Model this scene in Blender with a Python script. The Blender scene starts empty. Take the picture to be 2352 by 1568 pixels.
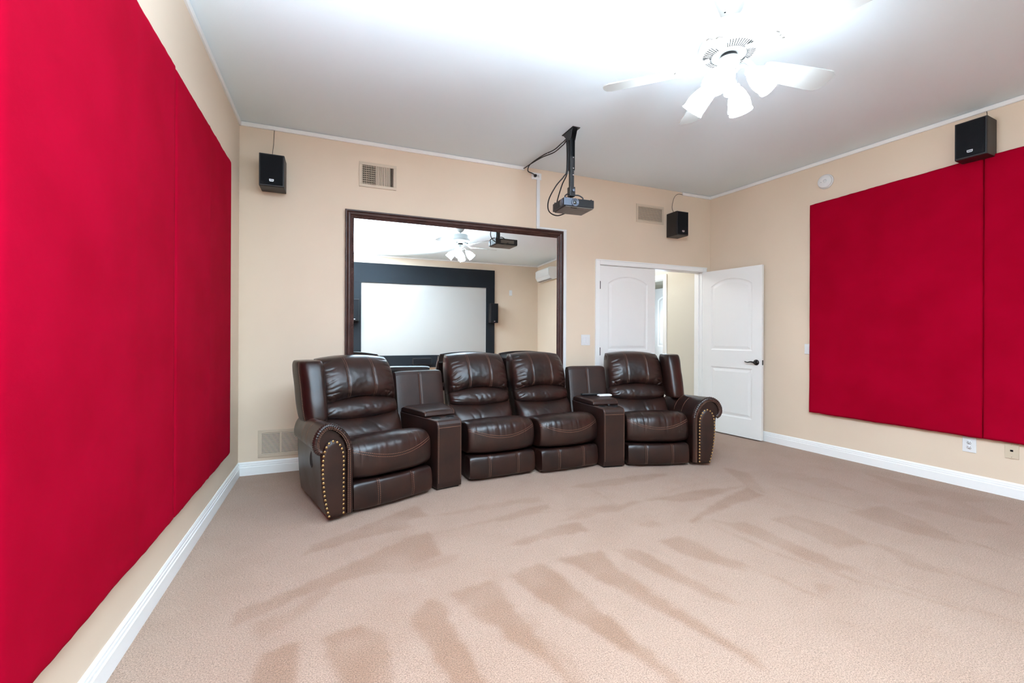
import bpy, bmesh, math, random
import numpy as np
from mathutils import Vector, Matrix, noise

random.seed(4)
scene = bpy.context.scene
col = scene.collection
rad = math.radians

# ------------------------------------------------------------------ camera
F_PX, CX, HY = 1009.78, 1176.42, 767.03          # photograph taken as 2352 x 1568
YAW, ROLL = rad(22.2439), rad(0.2611)
CAM = Vector((0.7463, -4.3847, 1.2302))
cam = bpy.data.cameras.new('camera')
cam.sensor_width = 36.0
cam.lens = 36.0 * F_PX / 2352.0
cam.shift_x = (1176.0 - CX) / 2352.0
cam.shift_y = (HY - 784.0) / 2352.0
cam.clip_start = 0.02
cam_o = bpy.data.objects.new('camera', cam)
col.objects.link(cam_o)
cam_o.matrix_world = Matrix.Translation(CAM) @ Matrix.Rotation(-YAW, 4, 'Z') @ Matrix.Rotation(rad(90), 4, 'X') @ Matrix.Rotation(ROLL, 4, 'Z')
scene.camera = cam_o

# ------------------------------------------------------------------ world, exposure, large lights
w = bpy.data.worlds.new('world')
scene.world = w
w.use_nodes = True
w.node_tree.nodes['Background'].inputs[0].default_value = (0.75, 0.85, 1.0, 1)
w.node_tree.nodes['Background'].inputs[1].default_value = 0.3
scene.view_settings.view_transform = 'Standard'
scene.view_settings.look = 'None'
scene.view_settings.gamma = 1.0
scene.view_settings.use_curve_mapping = False
scene.view_settings.exposure = 1.72

SHADE_EMISSION = 38.0      # frosted glass shades of the ceiling fan
FLASH_WATTS = 820.0        # photographer's flash, bounced off the ceiling behind the camera
HALL_WATTS = 30.0

def light(name, kind, loc, energy, color=(1, 1, 1), size=0.1, target=None, spot=None):
    d = bpy.data.lights.new(name, kind)
    d.energy = energy
    d.color = color
    if kind == 'AREA':
        d.size = size
    else:
        d.shadow_soft_size = size
    if spot:
        d.spot_size = spot
        d.spot_blend = 0.7
    o = bpy.data.objects.new(name, d)
    col.objects.link(o)
    o.location = loc
    if target:
        o.rotation_euler = (Vector(target) - Vector(loc)).to_track_quat('-Z', 'Y').to_euler()
    return o

light('bounce_flash', 'SPOT', (1.50, -5.00, 1.30), FLASH_WATTS, (0.785, 0.965, 1.14), 0.06, (1.28, -4.52, 3.05), rad(108))
light('hall_fill_light', 'POINT', (4.35, 1.25, 2.6), HALL_WATTS, (0.93, 0.97, 1.0), 0.12)  # added fill without any fixture, brightens the hallway walls
light('hall_daylight', 'POINT', (5.60, 1.2, 1.45), 7.0, (0.62, 0.8, 1.0), 0.1)

# ------------------------------------------------------------------ helpers: colour and materials
def srgb(r, g, b):
    f = lambda c: (c / 255 / 12.92) if c / 255 <= 0.04045 else ((c / 255 + 0.055) / 1.055) ** 2.4
    return (f(r), f(g), f(b), 1)

def mat(name, color, rough=0.5, metal=0.0, spec=0.5, bump=None, color2=None, cscale=5.0, sheen=0.0, coat=0.0, cdetail=3.0, rough_var=0.0):
    m = bpy.data.materials.new(name)
    m.use_nodes = True
    nt = m.node_tree
    b = nt.nodes['Principled BSDF']
    b.inputs['Base Color'].default_value = color
    b.inputs['Roughness'].default_value = rough
    b.inputs['Metallic'].default_value = metal
    b.inputs['Specular IOR Level'].default_value = spec
    b.inputs['Sheen Weight'].default_value = sheen
    b.inputs['Coat Weight'].default_value = coat
    tc = nt.nodes.new('ShaderNodeTexCoord')
    if color2 is not None:
        n = nt.nodes.new('ShaderNodeTexNoise')
        n.inputs['Scale'].default_value = cscale
        n.inputs['Detail'].default_value = cdetail
        nt.links.new(tc.outputs['Object'], n.inputs['Vector'])
        mr = nt.nodes.new('ShaderNodeMapRange')
        mr.inputs['From Min'].default_value = 0.35
        mr.inputs['From Max'].default_value = 0.65
        nt.links.new(n.outputs['Fac'], mr.inputs['Value'])
        mx = nt.nodes.new('ShaderNodeMix')
        mx.data_type = 'RGBA'
        nt.links.new(mr.outputs['Result'], mx.inputs['Factor'])
        mx.inputs['A'].default_value = color
        mx.inputs['B'].default_value = color2
        nt.links.new(mx.outputs['Result'], b.inputs['Base Color'])
        if rough_var:
            mr2 = nt.nodes.new('ShaderNodeMapRange')
            mr2.inputs['To Min'].default_value = rough - rough_var
            mr2.inputs['To Max'].default_value = rough + rough_var
            nt.links.new(n.outputs['Fac'], mr2.inputs['Value'])
            nt.links.new(mr2.outputs['Result'], b.inputs['Roughness'])
    if bump:
        prev = None
        for kind, scale, strength, dist in bump:
            if kind == 'noise':
                t = nt.nodes.new('ShaderNodeTexNoise')
                t.inputs['Detail'].default_value = 4
                out = t.outputs['Fac']
            else:
                t = nt.nodes.new('ShaderNodeTexVoronoi')
                out = t.outputs['Distance']
            t.inputs['Scale'].default_value = scale
            nt.links.new(tc.outputs['Object'], t.inputs['Vector'])
            bp = nt.nodes.new('ShaderNodeBump')
            bp.inputs['Strength'].default_value = strength
            bp.inputs['Distance'].default_value = dist
            nt.links.new(out, bp.inputs['Height'])
            if prev:
                nt.links.new(prev.outputs['Normal'], bp.inputs['Normal'])
            prev = bp
        nt.links.new(prev.outputs['Normal'], b.inputs['Normal'])
    return m

M = {}
M['wall'] = mat('wall_paint', srgb(232, 211, 188), 0.75, spec=0.25, color2=srgb(229, 208, 185), cscale=1.5, bump=[('noise', 220, 0.12, 0.002)])
M['hallwall'] = mat('hall_paint', srgb(214, 206, 190), 0.75, spec=0.25, bump=[('noise', 220, 0.12, 0.002)])
M['ceiling'] = mat('ceiling_paint', srgb(240, 250, 254), 0.85, spec=0.2, bump=[('noise', 160, 0.15, 0.002)])
M['white'] = mat('white_trim_paint', srgb(246, 244, 241), 0.42, spec=0.4)
M['door'] = mat('white_door_paint', srgb(243, 240, 236), 0.45, spec=0.4, bump=[('noise', 300, 0.03, 0.001)])
M['plate'] = mat('white_plastic', srgb(232, 231, 230), 0.35)
M['beigeplate'] = mat('beige_plate', srgb(216, 198, 172), 0.45)
M['ventpaint'] = mat('beige_vent_metal', srgb(212, 193, 170), 0.5)
M['dark'] = mat('dark_void', (0.006, 0.005, 0.005, 1), 0.9, spec=0.1)
M['red'] = mat('red_fabric', srgb(166, 2, 38), 0.95, spec=0.04, color2=srgb(156, 1, 33), cscale=3, sheen=0.0,
               bump=[('noise', 700, 0.25, 0.001), ('noise', 9, 0.25, 0.01)])
M['leather'] = mat('brown_leather', srgb(31, 20, 18), 0.33, spec=0.5, color2=srgb(50, 27, 20), cscale=5.5, cdetail=6, rough_var=0.1,
                   bump=[('voronoi', 420, 0.16, 0.0012), ('noise', 60, 0.15, 0.002)])
M['leather2'] = mat('brown_leather_plain', srgb(36, 23, 20), 0.40, spec=0.45, color2=srgb(52, 30, 23), cscale=6, cdetail=6, rough_var=0.08,
                    bump=[('voronoi', 420, 0.2, 0.0012)])
M['thread'] = mat('tan_thread', srgb(158, 114, 92), 0.7)
M['brass'] = mat('antique_brass', srgb(172, 140, 92), 0.38, metal=0.85)
M['black'] = mat('black_plastic', (0.012, 0.012, 0.014, 1), 0.42, bump=[('noise', 500, 0.1, 0.001)])
M['blackmetal'] = mat('black_metal', (0.016, 0.017, 0.019, 1), 0.35, spec=0.6)
M['grille'] = mat('speaker_cloth', (0.007, 0.008, 0.010, 1), 0.85, spec=0.25, bump=[('voronoi', 500, 0.6, 0.002)])
M['spkbox'] = mat('speaker_vinyl', (0.016, 0.013, 0.012, 1), 0.5, bump=[('noise', 300, 0.2, 0.001)])
M['badge'] = mat('silver_badge', srgb(215, 215, 218), 0.3, metal=0.6)
M['badgemark'] = mat('badge_print', srgb(96, 96, 102), 0.5)
M['silver'] = mat('silver_plastic', srgb(104, 112, 126), 0.4, metal=0.4)
M['greyplastic'] = mat('grey_plastic', srgb(120, 112, 106), 0.5)
M['fanwhite'] = mat('fan_white_enamel', srgb(178, 176, 170), 0.4)
M['chrome'] = mat('chrome', (0.7, 0.7, 0.72, 1), 0.2, metal=1.0)
M['bronze'] = mat('dark_bronze', (0.022, 0.018, 0.016, 1), 0.35, metal=0.6)
M['blackvelvet'] = mat('black_screen_fabric', (0.010, 0.013, 0.017, 1), 0.8, spec=0.3)
M['screen'] = mat('white_screen_cloth', srgb(184, 178, 171), 0.8, spec=0.2)
M['framewood'] = mat('dark_reddish_wood', srgb(76, 48, 42), 0.38, spec=0.5, color2=srgb(62, 36, 31), cscale=14, bump=[('voronoi', 160, 0.35, 0.002)])
M['whitepaper'] = mat('white_pad', srgb(240, 240, 240), 0.5)
M['wire'] = mat('black_cable', (0.01, 0.01, 0.011, 1), 0.5)
M['greywire'] = mat('grey_wire', srgb(70, 66, 58), 0.6)
M['glasslens'] = mat('lens_glass', (0.01, 0.02, 0.012, 1), 0.05, spec=1.0, coat=1.0)

m = bpy.data.materials.new('mirror_silver'); m.use_nodes = True
b = m.node_tree.nodes['Principled BSDF']
b.inputs['Base Color'].default_value = (0.90, 0.93, 0.93, 1); b.inputs['Metallic'].default_value = 1.0; b.inputs['Roughness'].default_value = 0.0
M['mirror'] = m

m = bpy.data.materials.new('lit_frosted_glass'); m.use_nodes = True
b = m.node_tree.nodes['Principled BSDF']
b.inputs['Base Color'].default_value = (0.9, 0.9, 0.9, 1); b.inputs['Roughness'].default_value = 0.4
b.inputs['Emission Color'].default_value = (0.785, 0.965, 1.14, 1); b.inputs['Emission Strength'].default_value = SHADE_EMISSION
M['litglass'] = m
m = m.copy(); m.name = 'lit_glass_neck'          # the glass above the bulb glows less
m.node_tree.nodes['Principled BSDF'].inputs['Emission Strength'].default_value = SHADE_EMISSION * 0.22
M['neckglass'] = m

def carpet_material():
    m = bpy.data.materials.new('beige_carpet'); m.use_nodes = True
    nt = m.node_tree; b = nt.nodes['Principled BSDF']
    b.inputs['Roughness'].default_value = 0.95; b.inputs['Specular IOR Level'].default_value = 0.08
    b.inputs['Sheen Weight'].default_value = 0.15
    tc = nt.nodes.new('ShaderNodeTexCoord')
    at = nt.nodes.new('ShaderNodeAttribute'); at.attribute_name = 'nap'
    def nz(scale, detail=2.0):
        n = nt.nodes.new('ShaderNodeTexNoise'); n.inputs['Scale'].default_value = scale; n.inputs['Detail'].default_value = detail
        nt.links.new(tc.outputs['Object'], n.inputs['Vector']); return n
    n1 = nz(185, 2); n2 = nz(400, 1); n3 = nz(2.2, 4)
    # nap + a little broad mottling
    ad = nt.nodes.new('ShaderNodeMath'); ad.operation = 'MULTIPLY_ADD'; ad.inputs[1].default_value = 0.5; ad.inputs[2].default_value = -0.25
    nt.links.new(n3.outputs['Fac'], ad.inputs[0])
    sm = nt.nodes.new('ShaderNodeMath'); sm.operation = 'ADD'; sm.use_clamp = True
    nt.links.new(at.outputs['Fac'], sm.inputs[0]); nt.links.new(ad.outputs[0], sm.inputs[1])
    mx = nt.nodes.new('ShaderNodeMix'); mx.data_type = 'RGBA'
    mx.inputs['A'].default_value = srgb(171, 141, 122); mx.inputs['B'].default_value = srgb(153, 119, 97)
    nt.links.new(sm.outputs[0], mx.inputs['Factor'])
    # speckle of light and dark tufts
    av = nt.nodes.new('ShaderNodeMath'); av.operation = 'ADD'
    nt.links.new(n1.outputs['Fac'], av.inputs[0]); nt.links.new(n2.outputs['Fac'], av.inputs[1])
    mr = nt.nodes.new('ShaderNodeMapRange'); mr.inputs['From Min'].default_value = 0.72; mr.inputs['From Max'].default_value = 1.25
    mr.inputs['To Min'].default_value = 0.55; mr.inputs['To Max'].default_value = 1.32
    nt.links.new(av.outputs[0], mr.inputs['Value'])
    mu = nt.nodes.new('ShaderNodeMix'); mu.data_type = 'RGBA'; mu.blend_type = 'MULTIPLY'; mu.inputs['Factor'].default_value = 1.0
    nt.links.new(mx.outputs['Result'], mu.inputs['A']); nt.links.new(mr.outputs['Result'], mu.inputs['B'])
    nt.links.new(mu.outputs['Result'], b.inputs['Base Color'])
    bp = nt.nodes.new('ShaderNodeBump'); bp.inputs['Strength'].default_value = 0.55; bp.inputs['Distance'].default_value = 0.006
    nt.links.new(av.outputs[0], bp.inputs['Height']); nt.links.new(bp.outputs['Normal'], b.inputs['Normal'])
    return m
M['carpet'] = carpet_material()

# ------------------------------------------------------------------ helpers: objects and meshes
def link(o, parent=None):
    col.objects.link(o)
    if parent is not None:
        o.parent = parent
    return o

def tag(o, label=None, cat=None, group=None, kind=None):
    if label: o['label'] = label
    if cat: o['category'] = cat
    if group: o['group'] = group
    if kind: o['kind'] = kind
    return o

def thing(name, label, cat, loc=(0, 0, 0), rz=0.0, group=None, rot=None):
    o = bpy.data.objects.new(name, None)
    o.empty_display_size = 0.1
    o.location = loc
    o.rotation_euler = rot if rot else (0, 0, rz)
    link(o)
    return tag(o, label, cat, group)

def mesh(name, verts, faces, material, parent=None, smooth=False):
    me = bpy.data.meshes.new(name)
    me.from_pydata([tuple(v) for v in verts], [], faces)
    me.update()
    bm = bmesh.new(); bm.from_mesh(me)
    bmesh.ops.recalc_face_normals(bm, faces=bm.faces)
    bm.to_mesh(me); bm.free()
    if smooth:
        me.polygons.foreach_set('use_smooth', [True] * len(me.polygons))
    me.materials.append(M[material])
    return link(bpy.data.objects.new(name, me), parent)

def from_bm(name, bm, material, parent=None, smooth=False):
    me = bpy.data.meshes.new(name)
    bmesh.ops.recalc_face_normals(bm, faces=bm.faces)
    bm.to_mesh(me); bm.free()
    if smooth:
        me.polygons.foreach_set('use_smooth', [True] * len(me.polygons))
    me.materials.append(M[material])
    return link(bpy.data.objects.new(name, me), parent)

def bm_box(bm, lo, hi, bevel=0.0, seg=2):
    vs = [bm.verts.new((x, y, z)) for x in (lo[0], hi[0]) for y in (lo[1], hi[1]) for z in (lo[2], hi[2])]
    idx = [(0, 1, 3, 2), (4, 6, 7, 5), (0, 4, 5, 1), (2, 3, 7, 6), (0, 2, 6, 4), (1, 5, 7, 3)]
    fs = [bm.faces.new([vs[i] for i in f]) for f in idx]
    if bevel > 0:
        es = list({e for f in fs for e in f.edges})
        bmesh.ops.bevel(bm, geom=es, offset=bevel, segments=seg, affect='EDGES', profile=0.5)

def box(name, lo, hi, material, parent=None, bevel=0.0, seg=2):
    bm = bmesh.new(); bm_box(bm, lo, hi, bevel, seg)
    return from_bm(name, bm, material, parent, smooth=False)

def bm_lathe(bm, prof, n=24, mtx=Matrix()):
    rings = []
    for r, z in prof:
        if r < 1e-6:
            rings.append([bm.verts.new(mtx @ Vector((0, 0, z)))])
        else:
            rings.append([bm.verts.new(mtx @ Vector((r * math.cos(2 * math.pi * k / n), r * math.sin(2 * math.pi * k / n), z))) for k in range(n)])
    for a, c in zip(rings[:-1], rings[1:]):
        for k in range(n):
            k2 = (k + 1) % n
            if len(a) == 1 and len(c) == 1: continue
            if len(a) == 1: bm.faces.new((a[0], c[k], c[k2]))
            elif len(c) == 1: bm.faces.new((a[k], a[k2], c[0]))
            else: bm.faces.new((a[k], a[k2], c[k2], c[k]))

def lathe(name, prof, material, parent=None, n=24, mtx=Matrix(), smooth=True):
    bm = bmesh.new(); bm_lathe(bm, prof, n, mtx)
    o = from_bm(name, bm, material, parent, smooth)
    return o

def spline(pts, sub=6):
    P = [Vector(p) for p in pts]
    if len(P) < 3: return P
    out = []
    for i in range(len(P) - 1):
        p0 = P[max(i - 1, 0)]; p1 = P[i]; p2 = P[i + 1]; p3 = P[min(i + 2, len(P) - 1)]
        for k in range(sub):
            t = k / sub
            out.append(0.5 * ((2 * p1) + (-p0 + p2) * t + (2 * p0 - 5 * p1 + 4 * p2 - p3) * t * t + (-p0 + 3 * p1 - 3 * p2 + p3) * t ** 3))
    out.append(P[-1])
    return out

def bm_tube(bm, pts, r, n=8, rfun=None):
    pts = [Vector(p) for p in pts]
    up = Vector((0.123, 0.31, 0.94)).normalized()
    rings = []
    for i, p in enumerate(pts):
        t = (pts[min(i + 1, len(pts) - 1)] - pts[max(i - 1, 0)]).normalized()
        a = t.cross(up)
        if a.length < 1e-3: a = t.cross(Vector((1, 0, 0)))
        a.normalize(); bb = t.cross(a).normalized()
        rr = rfun(i) if rfun else r
        rings.append([bm.verts.new(p + a * (rr * math.cos(2 * math.pi * k / n)) + bb * (rr * math.sin(2 * math.pi * k / n))) for k in range(n)])
        up = a.cross(t)
    for a, c in zip(rings[:-1], rings[1:]):
        for k in range(n):
            bm.faces.new((a[k], a[(k + 1) % n], c[(k + 1) % n], c[k]))
    bm.faces.new(rings[0]); bm.faces.new(rings[-1][::-1])

def tube(name, pts, r, material, parent=None, n=8, sub=6, rfun=None):
    bm = bmesh.new(); bm_tube(bm, spline(pts, sub) if sub else pts, r, n, rfun)
    return from_bm(name, bm, material, parent, True)

def extrude_profile(name, prof, p0, p1, out, material, parent=None, smooth=False):
    """profile (d, z): d measured along horizontal unit vector `out`; swept from p0 to p1"""
    p0, p1, out = Vector(p0), Vector(p1), Vector(out)
    n = len(prof)
    vs = [p + out * d + Vector((0, 0, z)) for p in (p0, p1) for d, z in prof]
    fs = [(i, (i + 1) % n, n + (i + 1) % n, n + i) for i in range(n)]
    fs += [tuple(range(n)), tuple(range(2 * n - 1, n - 1, -1))]
    return mesh(name, vs, fs, material, parent, smooth)

def pix(px, py):
    u = (px - CX) / F_PX; v = (HY - py) / F_PX
    c, s = math.cos(ROLL), math.sin(ROLL)
    u, v = u * c - v * s, v * c + u * s
    return Vector((math.cos(YAW) * u + math.sin(YAW), -math.sin(YAW) * u + math.cos(YAW), v))

def on_floor(px, py, z=0.0):
    d = pix(px, py); t = (z - CAM.z) / d.z
    return CAM + d * t

# ------------------------------------------------------------------ room measures
H = 3.05
XR, SL = 5.3566, 0.0738        # right wall: x = XR - SL * y (slightly splayed)
YF = -6.252                    # wall with the projection screen
def xr(y): return XR - SL * y
RW_IN = Vector((-1, -SL, 0)).normalized()     # into the room
RW_AL = Vector((SL, -1, 0)).normalized()      # along the right wall, towards the screen
def rw(y, z, off=0.0):
    return Vector((xr(y), y, z)) + RW_IN * off

def structure(o, label, cat=None):
    tag(o, label, None, None, 'structure'); return o

# ---- floor with brushed vacuum tracks (nap attribute)
def build_floor():
    x0, x1, y0, y1 = 0.0, 5.86, YF, 0.0
    st = 0.0145
    nx = int((x1 - x0) / st) + 1; ny = int((y1 - y0) / st) + 1
    X, Y = np.meshgrid(np.linspace(x0, x1, nx), np.linspace(y0, y1, ny))
    c6 = lambda L: [on_floor(600 + a * 0.38265, 1050 + c * 0.38265) for a, c in L]
    c5 = lambda L: [on_floor(908 + a * 0.58333, 1089 + c * 0.58333) for a, c in L]
    c7 = lambda L: [on_floor(1400 + a * 0.40476, 980 + c * 0.40476) for a, c in L]
    polys = [
        (1.0, c6([(150, 1130), (228, 1105), (205, 1354), (60, 1420), (-60, 1420), (0, 1180)])),
        (0.95, c6([(370, 1075), (590, 1005), (745, 1050), (800, 1420), (480, 1420)])),
        (1.0, c5([(48, 562), (85, 535), (130, 488), (168, 488), (232, 610), (372, 845), (300, 920), (230, 821), (130, 680)])),
        (1.0, c5([(212, 470), (380, 418), (424, 470), (580, 660), (745, 850), (700, 850), (640, 780), (500, 680), (340, 570)])),
        (1.0, c5([(440, 396), (578, 345), (645, 395), (840, 560), (1010, 700), (1140, 815), (1180, 880), (1090, 830), (920, 700), (760, 608), (600, 515)])),
        (0.85, c5([(636, 332), (808, 303), (856, 352), (830, 390), (900, 430), (870, 440), (760, 388)])),
        (0.95, c5([(778, 410), (858, 355), (1000, 462), (1180, 570), (1344, 682), (1480, 770), (1420, 760), (1180, 610), (1000, 520), (880, 452)])),
        (0.75, c5([(848, 288), (905, 312), (970, 298), (1080, 362), (1220, 440), (1400, 530), (1200, 470), (1000, 372)])),
        (0.75, c5([(1028, 262), (1122, 243), (1210, 298), (1400, 385), (1250, 350), (1100, 302)])),
        (0.75, c5([(435, 278), (620, 208), (722, 186), (760, 222), (600, 252), (480, 282)])),
        (0.6, c5([(365, 182), (480, 145), (595, 116), (618, 132), (430, 188)])),
        (0.6, c5([(640, 190), (760, 130), (930, 116), (850, 140), (760, 168)])),
        (0.8, c6([(890, 478), (1000, 450), (1085, 592), (920, 640), (520, 735), (180, 860), (0, 950), (-200, 1020), (-160, 930), (100, 830), (420, 690)])),
        (0.75, c6([(600, 415), (930, 288), (1002, 350), (880, 372), (900, 420), (600, 488), (220, 600), (300, 530)])),
        (0.6, c6([(1830, 180), (2100, 130), (2352, 106), (2352, 138), (2000, 182)])),
        (0.45, c6([(1060, 350), (1300, 290), (1660, 235), (1680, 260), (1300, 320)])),
        (0.5, c6([(-50, 1000), (180, 930), (400, 760), (430, 800), (260, 940), (0, 1090)])),
        (0.4, c6([(560, 700), (900, 640), (1190, 580), (1180, 620), (900, 700)])),
        (0.85, c7([(190, 420), (480, 362), (760, 335), (560, 400), (420, 428), (300, 412)])),
        (0.9, c7([(440, 545), (540, 470), (650, 402), (780, 342), (870, 388), (600, 480), (480, 540)])),
        (0.6, c7([(640, 230), (790, 262), (890, 380), (780, 345), (720, 290)])),
        (0.65, c7([(-20, 305), (160, 272), (330, 264), (330, 276), (100, 312)])),
        (0.6, c7([(-20, 470), (90, 430), (180, 420), (20, 490)])),
        (0.7, c7([(150, 555), (240, 530), (300, 548), (230, 572)])),
        (0.65, c7([(270, 652), (385, 618), (560, 700), (770, 790), (700, 800), (400, 720)])),
        (0.65, c7([(650, 545), (780, 540), (1000, 640), (1280, 760), (1420, 800), (1260, 815), (900, 660)])),
        (0.6, c7([(900, 520), (1050, 498), (1260, 560), (1480, 660), (1300, 690), (1080, 590)])),
        (0.65, c7([(1350, 482), (1560, 448), (1790, 540), (2000, 660), (1700, 600), (1500, 540)])),
        (0.55, c7([(1480, 640), (1700, 720), (1950, 850), (1700, 790)])),
        (0.6, c7([(40, 690), (190, 698), (480, 890), (720, 1000), (600, 980), (300, 830)])),
        (0.6, c7([(1180, 880), (1250, 900), (1210, 980), (1190, 960)])),
        (0.45, c7([(1260, 1090), (1400, 1120), (1350, 1130)])),
        (0.5, c7([(560, 520), (800, 560), (1240, 740), (1500, 880), (1200, 760), (760, 600)])),
        (0.4, c7([(1050, 290), (1240, 290), (1400, 360), (1200, 340)])),
        (0.4, c7([(1440, 260), (1900, 360), (2240, 420), (1900, 430), (1600, 330)])),
        (0.45, c7([(1640, 430), (1950, 400), (2300, 560), (2100, 540)])),
    ]
    lines = [   # thin wheel lines, half width in metres
        (0.8, .008, c7([(610, 570), (950, 720), (1400, 870), (1980, 1030)])),
        (0.7, .008, c7([(760, 560), (1250, 760), (1800, 950), (2352, 1120)])),
        (0.7, .009, c7([(430, 630), (700, 760), (1000, 880), (1240, 990)])),
        (0.6, .008, c7([(1300, 600), (1700, 740), (2352, 970)])),
        (0.6, .008, c7([(900, 320), (1150, 400), (1400, 470), (1900, 600), (2352, 760)])),
        (0.7, .010, c7([(0, 795), (300, 960), (560, 1130), (830, 1310)])),
        (0.5, .008, c7([(20, 480), (450, 330), (760, 300)])),
        (0.6, .008, c7([(60, 700), (400, 870), (720, 1010)])),
        (0.5, .008, c7([(1450, 300), (1800, 400), (2250, 540)])),
        (0.5, .008, c6([(1990, 200), (2120, 275)])),
        (0.5, .008, c6([(1000, 470), (1500, 350), (2150, 280)])),
        (0.5, .008, c6([(1000, 355), (1300, 300), (1690, 262)])),
        (0.6, .009, c6([(1400, 745), (1660, 1000), (1940, 1350)])),
    ]
    rs = np.random.RandomState(3)
    def smooth_noise(cell):
        gx = int((x1 - x0) / cell) + 3; gy = int((y1 - y0) / cell) + 3
        g = rs.uniform(-1, 1, (gy, gx))
        fx = (X - x0) / cell; fy = (Y - y0) / cell
        ix = fx.astype(int); iy = fy.astype(int); tx = fx - ix; ty = fy - iy
        tx = tx * tx * (3 - 2 * tx); ty = ty * ty * (3 - 2 * ty)
        return (g[iy, ix] * (1 - tx) + g[iy, ix + 1] * tx) * (1 - ty) + (g[iy + 1, ix] * (1 - tx) + g[iy + 1, ix + 1] * tx) * ty
    JX = X + 0.008 * smooth_noise(0.06) + 0.008 * smooth_noise(0.03)
    JY = Y + 0.008 * smooth_noise(0.06) + 0.008 * smooth_noise(0.03)
    nap = np.zeros_like(X)
    for wt, P in polys:
        pts = [(p.x, p.y) for p in P]
        inside = np.zeros(X.shape, bool)
        for (ax, ay), (bx, by) in zip(pts, pts[1:] + pts[:1]):
            cond = ((ay > JY) != (by > JY))
            xi = (bx - ax) * (JY - ay) / (by - ay + 1e-12) + ax
            inside ^= cond & (JX < xi)
        nap = np.maximum(nap, inside * wt * (0.8 + 0.25 * smooth_noise(0.12)))
    for wt, hw, P in lines:
        pts = [(p.x, p.y) for p in P]
        for (ax, ay), (bx, by) in zip(pts[:-1], pts[1:]):
            dx, dy = bx - ax, by - ay
            t = np.clip(((JX - ax) * dx + (JY - ay) * dy) / (dx * dx + dy * dy), 0, 1)
            dd = np.hypot(JX - ax - t * dx, JY - ay - t * dy)
            nap = np.maximum(nap, wt * np.clip(1.6 - dd / hw, 0, 1) * (0.65 + 0.5 * smooth_noise(0.1)))
    # light drag streaks running with the vacuum strokes
    ang = rad(-38)
    S = (X * math.cos(ang) + Y * math.sin(ang)); T = (-X * math.sin(ang) + Y * math.cos(ang))
    nap = nap + 0.12 * smooth_noise(0.25) + 0.10 * smooth_noise(0.09)
    k = np.array([0.25, 0.5, 0.25])
    for ax in (0, 1):
        nap = np.apply_along_axis(lambda v: np.convolve(np.pad(v, 1, 'edge'), k, 'valid'), ax, nap)
    nap = np.clip(nap + 0.06, 0, 1)
    # clip the grid to the splayed right wall
    Xc = np.minimum(X, XR - SL * Y)
    Z = 0.0008 * smooth_noise(0.05)
    verts = np.stack([Xc.ravel(), Y.ravel(), Z.ravel()], 1)
    i = np.arange(nx * ny).reshape(ny, nx)
    quads = np.stack([i[:-1, :-1].ravel(), i[:-1, 1:].ravel(), i[1:, 1:].ravel(), i[1:, :-1].ravel()], 1)
    me = bpy.data.meshes.new('floor')
    me.vertices.add(len(verts)); me.vertices.foreach_set('co', verts.ravel())
    me.loops.add(quads.size); me.loops.foreach_set('vertex_index', quads.ravel())
    me.polygons.add(len(quads)); me.polygons.foreach_set('loop_start', np.arange(0, quads.size, 4))
    me.update(calc_edges=True)
    a = me.attributes.new('nap', 'FLOAT', 'POINT'); a.data.foreach_set('value', nap.ravel())
    me.materials.append(M['carpet'])
    me.polygons.foreach_set('use_smooth', [True] * len(me.polygons))
    o = bpy.data.objects.new('floor', me); link(o)
    structure(o, 'pinkish beige carpet with vacuum tracks')
build_floor()

# ---- walls and ceiling
TH = 0.12
def prism(name, pts, z0, z1, material, parent=None):
    n = len(pts)
    vs = [(p[0], p[1], z0) for p in pts] + [(p[0], p[1], z1) for p in pts]
    fs = [(i, (i + 1) % n, n + (i + 1) % n, n + i) for i in range(n)] + [tuple(range(n))[::-1], tuple(range(n, 2 * n))]
    return mesh(name, vs, fs, material, parent)

structure(prism('wall_left', [(-TH, YF - TH), (0, YF - TH), (0, TH), (-TH, TH)], -0.05, H, 'wall'), 'beige painted wall behind the long red panels')
structure(prism('wall_front', [(0, YF - TH), (xr(YF), YF - TH), (xr(YF), YF), (0, YF)], -0.05, H, 'wall'), 'beige painted wall carrying the projection screen')
structure(prism('wall_right', [(xr(YF - TH), YF - TH), (xr(YF - TH) + TH, YF - TH), (XR + TH, 0), (XR, 0)], -0.05, H, 'wall'), 'beige painted wall beside the open door')
structure(prism('ceiling', [(-TH, YF - TH), (xr(YF) + TH, YF - TH), (XR + TH, TH), (-TH, TH)], H, H + 0.1, 'ceiling'), 'pale grey painted ceiling')
# back wall with the double-door opening
DX0, DX1, DZ = 3.63, 5.235, 2.06
bm = bmesh.new()
bm_box(bm, (0, 0, -0.05), (DX0, TH, H)); bm_box(bm, (DX0, 0, DZ), (DX1, TH, H)); bm_box(bm, (DX1, 0, -0.05), (XR + TH, TH, H))
structure(from_bm('wall_back', bm, 'wall'), 'beige painted wall with mirror and double door')

# ---- baseboards
BB = [(0, 0), (0.016, 0), (0.016, 0.070), (0.012, 0.074), (0.012, 0.088), (0.009, 0.092), (0.009, 0.102), (0.004, 0.114), (0, 0.114)]
structure(extrude_profile('baseboard_left', BB, (0, YF, 0), (0, 0, 0), (1, 0, 0), 'white'), 'white stepped baseboard under the long red panels')
structure(extrude_profile('baseboard_back', BB, (0, 0, 0), (3.575, 0, 0), (0, -1, 0), 'white'), 'white stepped baseboard behind the brown seats')
structure(extrude_profile('baseboard_right', BB, rw(-0.02, 0), rw(YF, 0), RW_IN, 'white'), 'white stepped baseboard beside the open door')
structure(extrude_profile('baseboard_front', BB, (0, YF, 0), (xr(YF), YF, 0), (0, 1, 0), 'white'), 'white stepped baseboard below the projection screen')
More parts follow.
